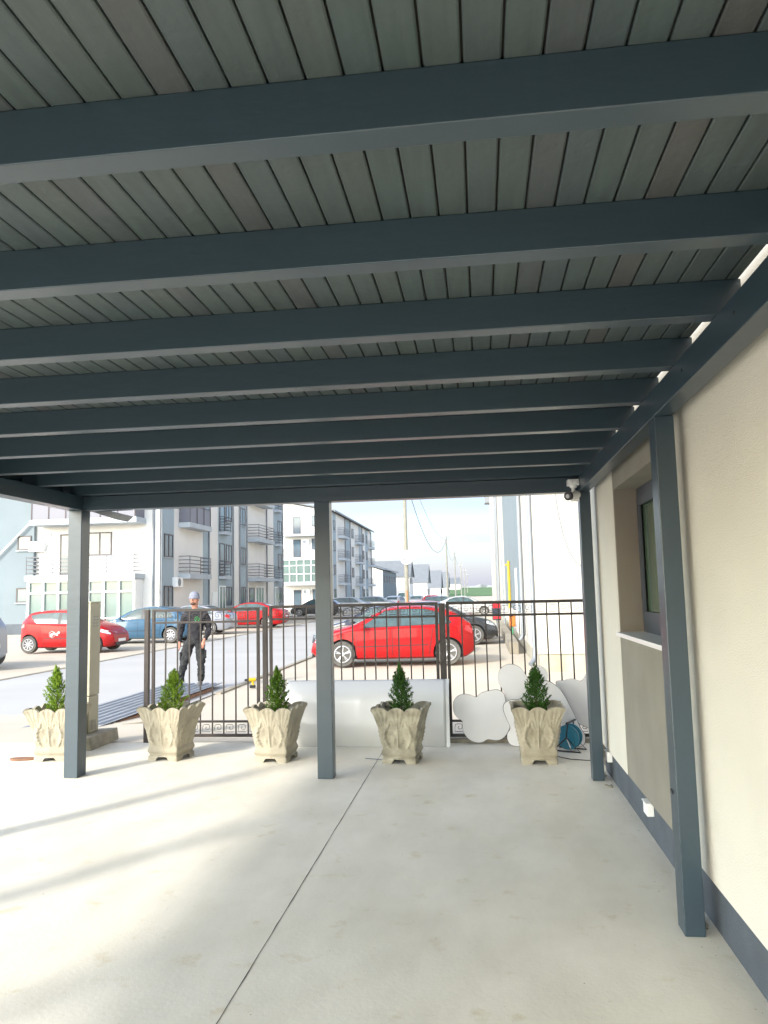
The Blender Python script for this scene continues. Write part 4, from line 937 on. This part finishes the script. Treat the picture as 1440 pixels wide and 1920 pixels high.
# row of low houses
def low_house(x0,x1,y0,y1,eave,ridge,label,wall='whitewall',side='bluewall',ridge_axis='x',wins=True):
    off=Vector((x1,y0,0)); t=tag(empty('house',off),label,'house','low houses along the far road')
    if ridge_axis=='y':
        w_=part(MB().prism([(x0,GZ),(x1,GZ),(x1,eave),((x0+x1)/2-1.5,ridge)],y0,y1),'wall',K[wall],t,off)
        part(MB().prism([((x0+x1)/2-1.5,ridge+.05),(x1+.5,eave+.0),(x1+.5,eave+.16),((x0+x1)/2-1.5,ridge+.25)],y0-.5,y1+.4),'roof',K['greyroof'],t,off)
        part(bbox(MB(),'S',x1,y0,y1,GZ,eave-.02,.001,.05),'side_wall',K[side],t,off)
    else:
        part(B(x0,y0,GZ,x1,y1,eave),'wall',K[wall],t,off); ym=(y0+y1)/2
        part(MB().prism([(y0-.4,eave),(ym,ridge),(y1+.4,eave),(y1+.4,eave+.15),(ym,ridge+.18),(y0-.4,eave+.15)],x0-.3,x1+.3,'x'),'roof',K['greyroof'],t,off)
        part(MB().prism([(y0,eave+.01),(y1,eave+.01),(ym,ridge-.02)],x1-.1,x1+.05,'x'),'gable_panel',K['frame'],t,off)
    if wins:
        n=max(1,int((y1-y0)/4))
        for k in range(n):
            yy=y0+1.2+k*(y1-y0-2)/n; z=3.4 if eave>4.5 else 1.0
            window(t,off,'S',x1+.05,yy,yy+1.2,z,z+1.3,mull=2,sill=False)
    return t
low_house(-26,-17.4,138,160,5.6,7.6,'low house with bright white gable and blue-grey side wall beyond the far block',ridge_axis='y')
low_house(-24,-15.2,166,176,4.9,8.4,'low grey-roofed house behind the white-gabled one')
low_house(-22,-13.2,192,203,3.8,8.4,'grey-roofed house seen left of the dish pole dish')
low_house(-20.5,-11.5,222,234,2.6,7.6,'grey-roofed white house right of the dish pole')
low_house(-19,-11,262,274,2.8,8.0,'last small grey-roofed house before the green field')
low_house(6,16,330,345,2.6,5.0,'long low pale building at the edge of the green field')
low_house(-24,-10,380,395,5,8.0,'tiny pale farm building on the horizon left of the poles',wins=False)
# right-hand building R
ro2=Vector((1.2,17.6,0)); Rb=tag(empty('apartment_building',ro2),'tall pale building on the right beyond the fence, blank white end wall','building')
RP=lambda bm,n,m,**k: part(bm,n,m,Rb,ro2,**k)
RX=1.2; RY=17.6
RP(B(RX,RY,.17,12,84,12.5),'wall',K['creamwall'])
RP(B(RX+.03,RY+.03,GZ-.1,12,84,.169),'plinth',mat('pale_grey_plinth',(.33,.34,.31),.85,var=.3,scale=2,tint=(.36,.32,.22)))
RP(B(RX-.6,RY-.3,12.501,12.6,84.6,12.7),'roof',K['greyroof'])
RP(bbox(MB(),'S',RX,22.2,38,.9,12.3,-.03,-.001),'wall_panel',K['bluewall'])
RP(bbox(MB(),'S',RX,25.5,26.6,.2,2.3,-.05,-.031),'door',K['white'])
RP(MB().tube([(RX-.05,RY+.12,12.4),(RX-.05,RY+.12,.25),(RX-.07,RY+.08,.05),(RX-.17,RY-.05,-.05)],.055,12),'downpipe',K['pipe'],smooth=50)
for y in (21.3,48,):
    RP(MB().tube([(RX-.1,y,12.4),(RX-.1,y,.4),(RX-.2,y,.25)],.06,10),'downpipe',K['pipe'],smooth=50)
RP(B(RX-.5,80,10.6,RX,82,12.4),'corner_box',K['pipe'])
RP(MB().tube([(RX-.12,30,.9),(RX-.12,30,2.7)],.05,8).tube([(RX-.12,30,2.55),(RX-.25,30,2.55)],.03,8),'gas_pipe',K['yellow'])
RP(MB().tube([(RX-.02,41,GZ),(RX-.02,41,8.5)],.07,8).tube([(RX-.02,55,GZ),(RX-.02,55,10)],.09,8),'downpipe',K['pipe'])
# step/ledge alongside
tag(B(.75,22.5,GZ-.1,1.0,40,.12).build('entrance_step',K['kerb']),'low concrete entrance step beside the right-hand building','step')
t=tag(empty('gas_regulator',(1.05,28,0)),'orange gas regulator on a short green pole by the right building','gas regulator')
MB().tube([(0,0,GZ),(0,0,.30)],.04,8).build('pole',mat('green_paint',(.10,.42,.20),.5),t); B(-.09,-.08,.3,.12,.08,.75).build('casing',K['orange'],t,bevel=.03); B(-.09,-.10,.66,.03,-.082,.76).build('valve',K['blackp'],t)
t=tag(empty('sign_board',(.62,33,0)),'small red and blue notice board on a stand by the right building','sign')
B(-.18,-.03,.35,.18,.03,1.15).build('board',K['dkblue'],t); B(-.15,-.037,.85,.15,-.031,1.12).build('red_panel',K['redlamp'],t); B(-.15,-.037,.40,.15,-.031,.5).build('red_panel',K['redlamp'],t); MB().tube([(0,.05,GZ),(0,.05,1.1)],.03,8).build('stand',K['pipe'],t)
# loose cable on white end wall
pts=[(1.85,RY-.03,5.6),(1.76,RY-.03,5.0),(1.72,RY-.03,4.4),(1.72,RY-.03,3.8),(1.77,RY-.03,3.3),(1.86,RY-.03,2.8),(1.98,RY-.03,2.4),(2.13,RY-.03,2.15),(2.32,RY-.03,2.03),(2.55,RY-.03,2.04),(2.9,RY-.03,2.3)]
tag(MB().tube(pts,.009,5).build('hanging_cable',K['pipe']),'thin grey cable drooping in a loop on the blank white end wall','cable')
# ------------------------------------------------------------ poles and wires
def pole(x,y,h,label,r0=.15,r1=.09,extra=None):
    t=tag(empty('utility_pole',(x,y,GZ)),label,'utility pole','concrete poles along the road')
    MB().tube([(0,0,0),(0,0,h)],r0,12,r2=r1).build('shaft',K['pole'],t,smooth=50)
    MB().box(-.6,-.05,h-.75,.6,.05,h-.65).build('crossarm',K['steel'],t)
    return t
P1=pole(-4.75,50,9.6,'nearest pale concrete pole, carrying the white dish',.155,.105)
B(-.02,-.16,0,.06,-.12,1.9).build('rust_streak_conduit',K['rust'],P1)
pl_=['second concrete pole from the camera, right of the dish pole','third concrete pole along the road, slim in the distance','fourth concrete pole along the road','fifth concrete pole along the road, very small','farthest concrete pole on the horizon']
ps=[(-4.25,100,8.9),(-4.5,140,8.9),(-4.7,190,8.8),(-4.9,240,8.8),(-5.1,300,8.8)]
for l,(x,y,h) in zip(pl_,ps): pole(x,y,h,l,.15,.09)
dt=tag(empty('satellite_dish',(-4.65,49.7,3.82)),'white satellite dish fixed to the nearest concrete pole','satellite dish')
b=MB(); n=32; vs=[]
for i in range(7):
    rr=.42*i/6+.001
    for k in range(n): a=2*PI*k/n; vs.append((rr*math.cos(a),-.30+.10*(rr/.42)**2*-1,rr*1.08*math.sin(a)))
b.add(vs,[(i*n+k,i*n+(k+1)%n,(i+1)*n+(k+1)%n,(i+1)*n+k) for i in range(6) for k in range(n)])
o=b.build('reflector',K['white'],dt,smooth=80); md=o.modifiers.new('s','SOLIDIFY'); md.thickness=.015
MB().tube([(0,-.30,-.42),(-.08,-.75,-.15)],.015,6).box(-.12,-.80,-.19,-.04,-.72,-.10).build('feed_arm',K['blackp'],dt); MB().tube([(0,-.3,0),(.0,.0,0)],.03,8).build('mount',K['steel'],dt)
def wire(a,c,sag,label,r=.012):
    a=Vector(a);c=Vector(c); pts=[a.lerp(c,i/24)+Vector((0,0,-sag*4*(i/24)*(1-i/24))) for i in range(25)]
    tag(MB().tube(pts,r,5).build('overhead_wire',K['blackp']),label,'overhead wire','overhead wires between the poles')
wire((-4.65,50,9.0),(-4.25,100,8.2),3.0,'lower sagging wire between the dish pole and the next pole',.022)
wire((-4.3,50,9.2),(-3.8,100,8.5),1.6,'upper sagging wire between the dish pole and the next pole',.012)
wire((-4.25,100,8.2),(-4.5,140,8.2),1.8,'wire between the second and third poles',.018)
wire((-4.5,140,8.2),(-4.7,190,8.1),1.2,'wire between the third and fourth poles',.018)
bpy.context.view_layer.update()
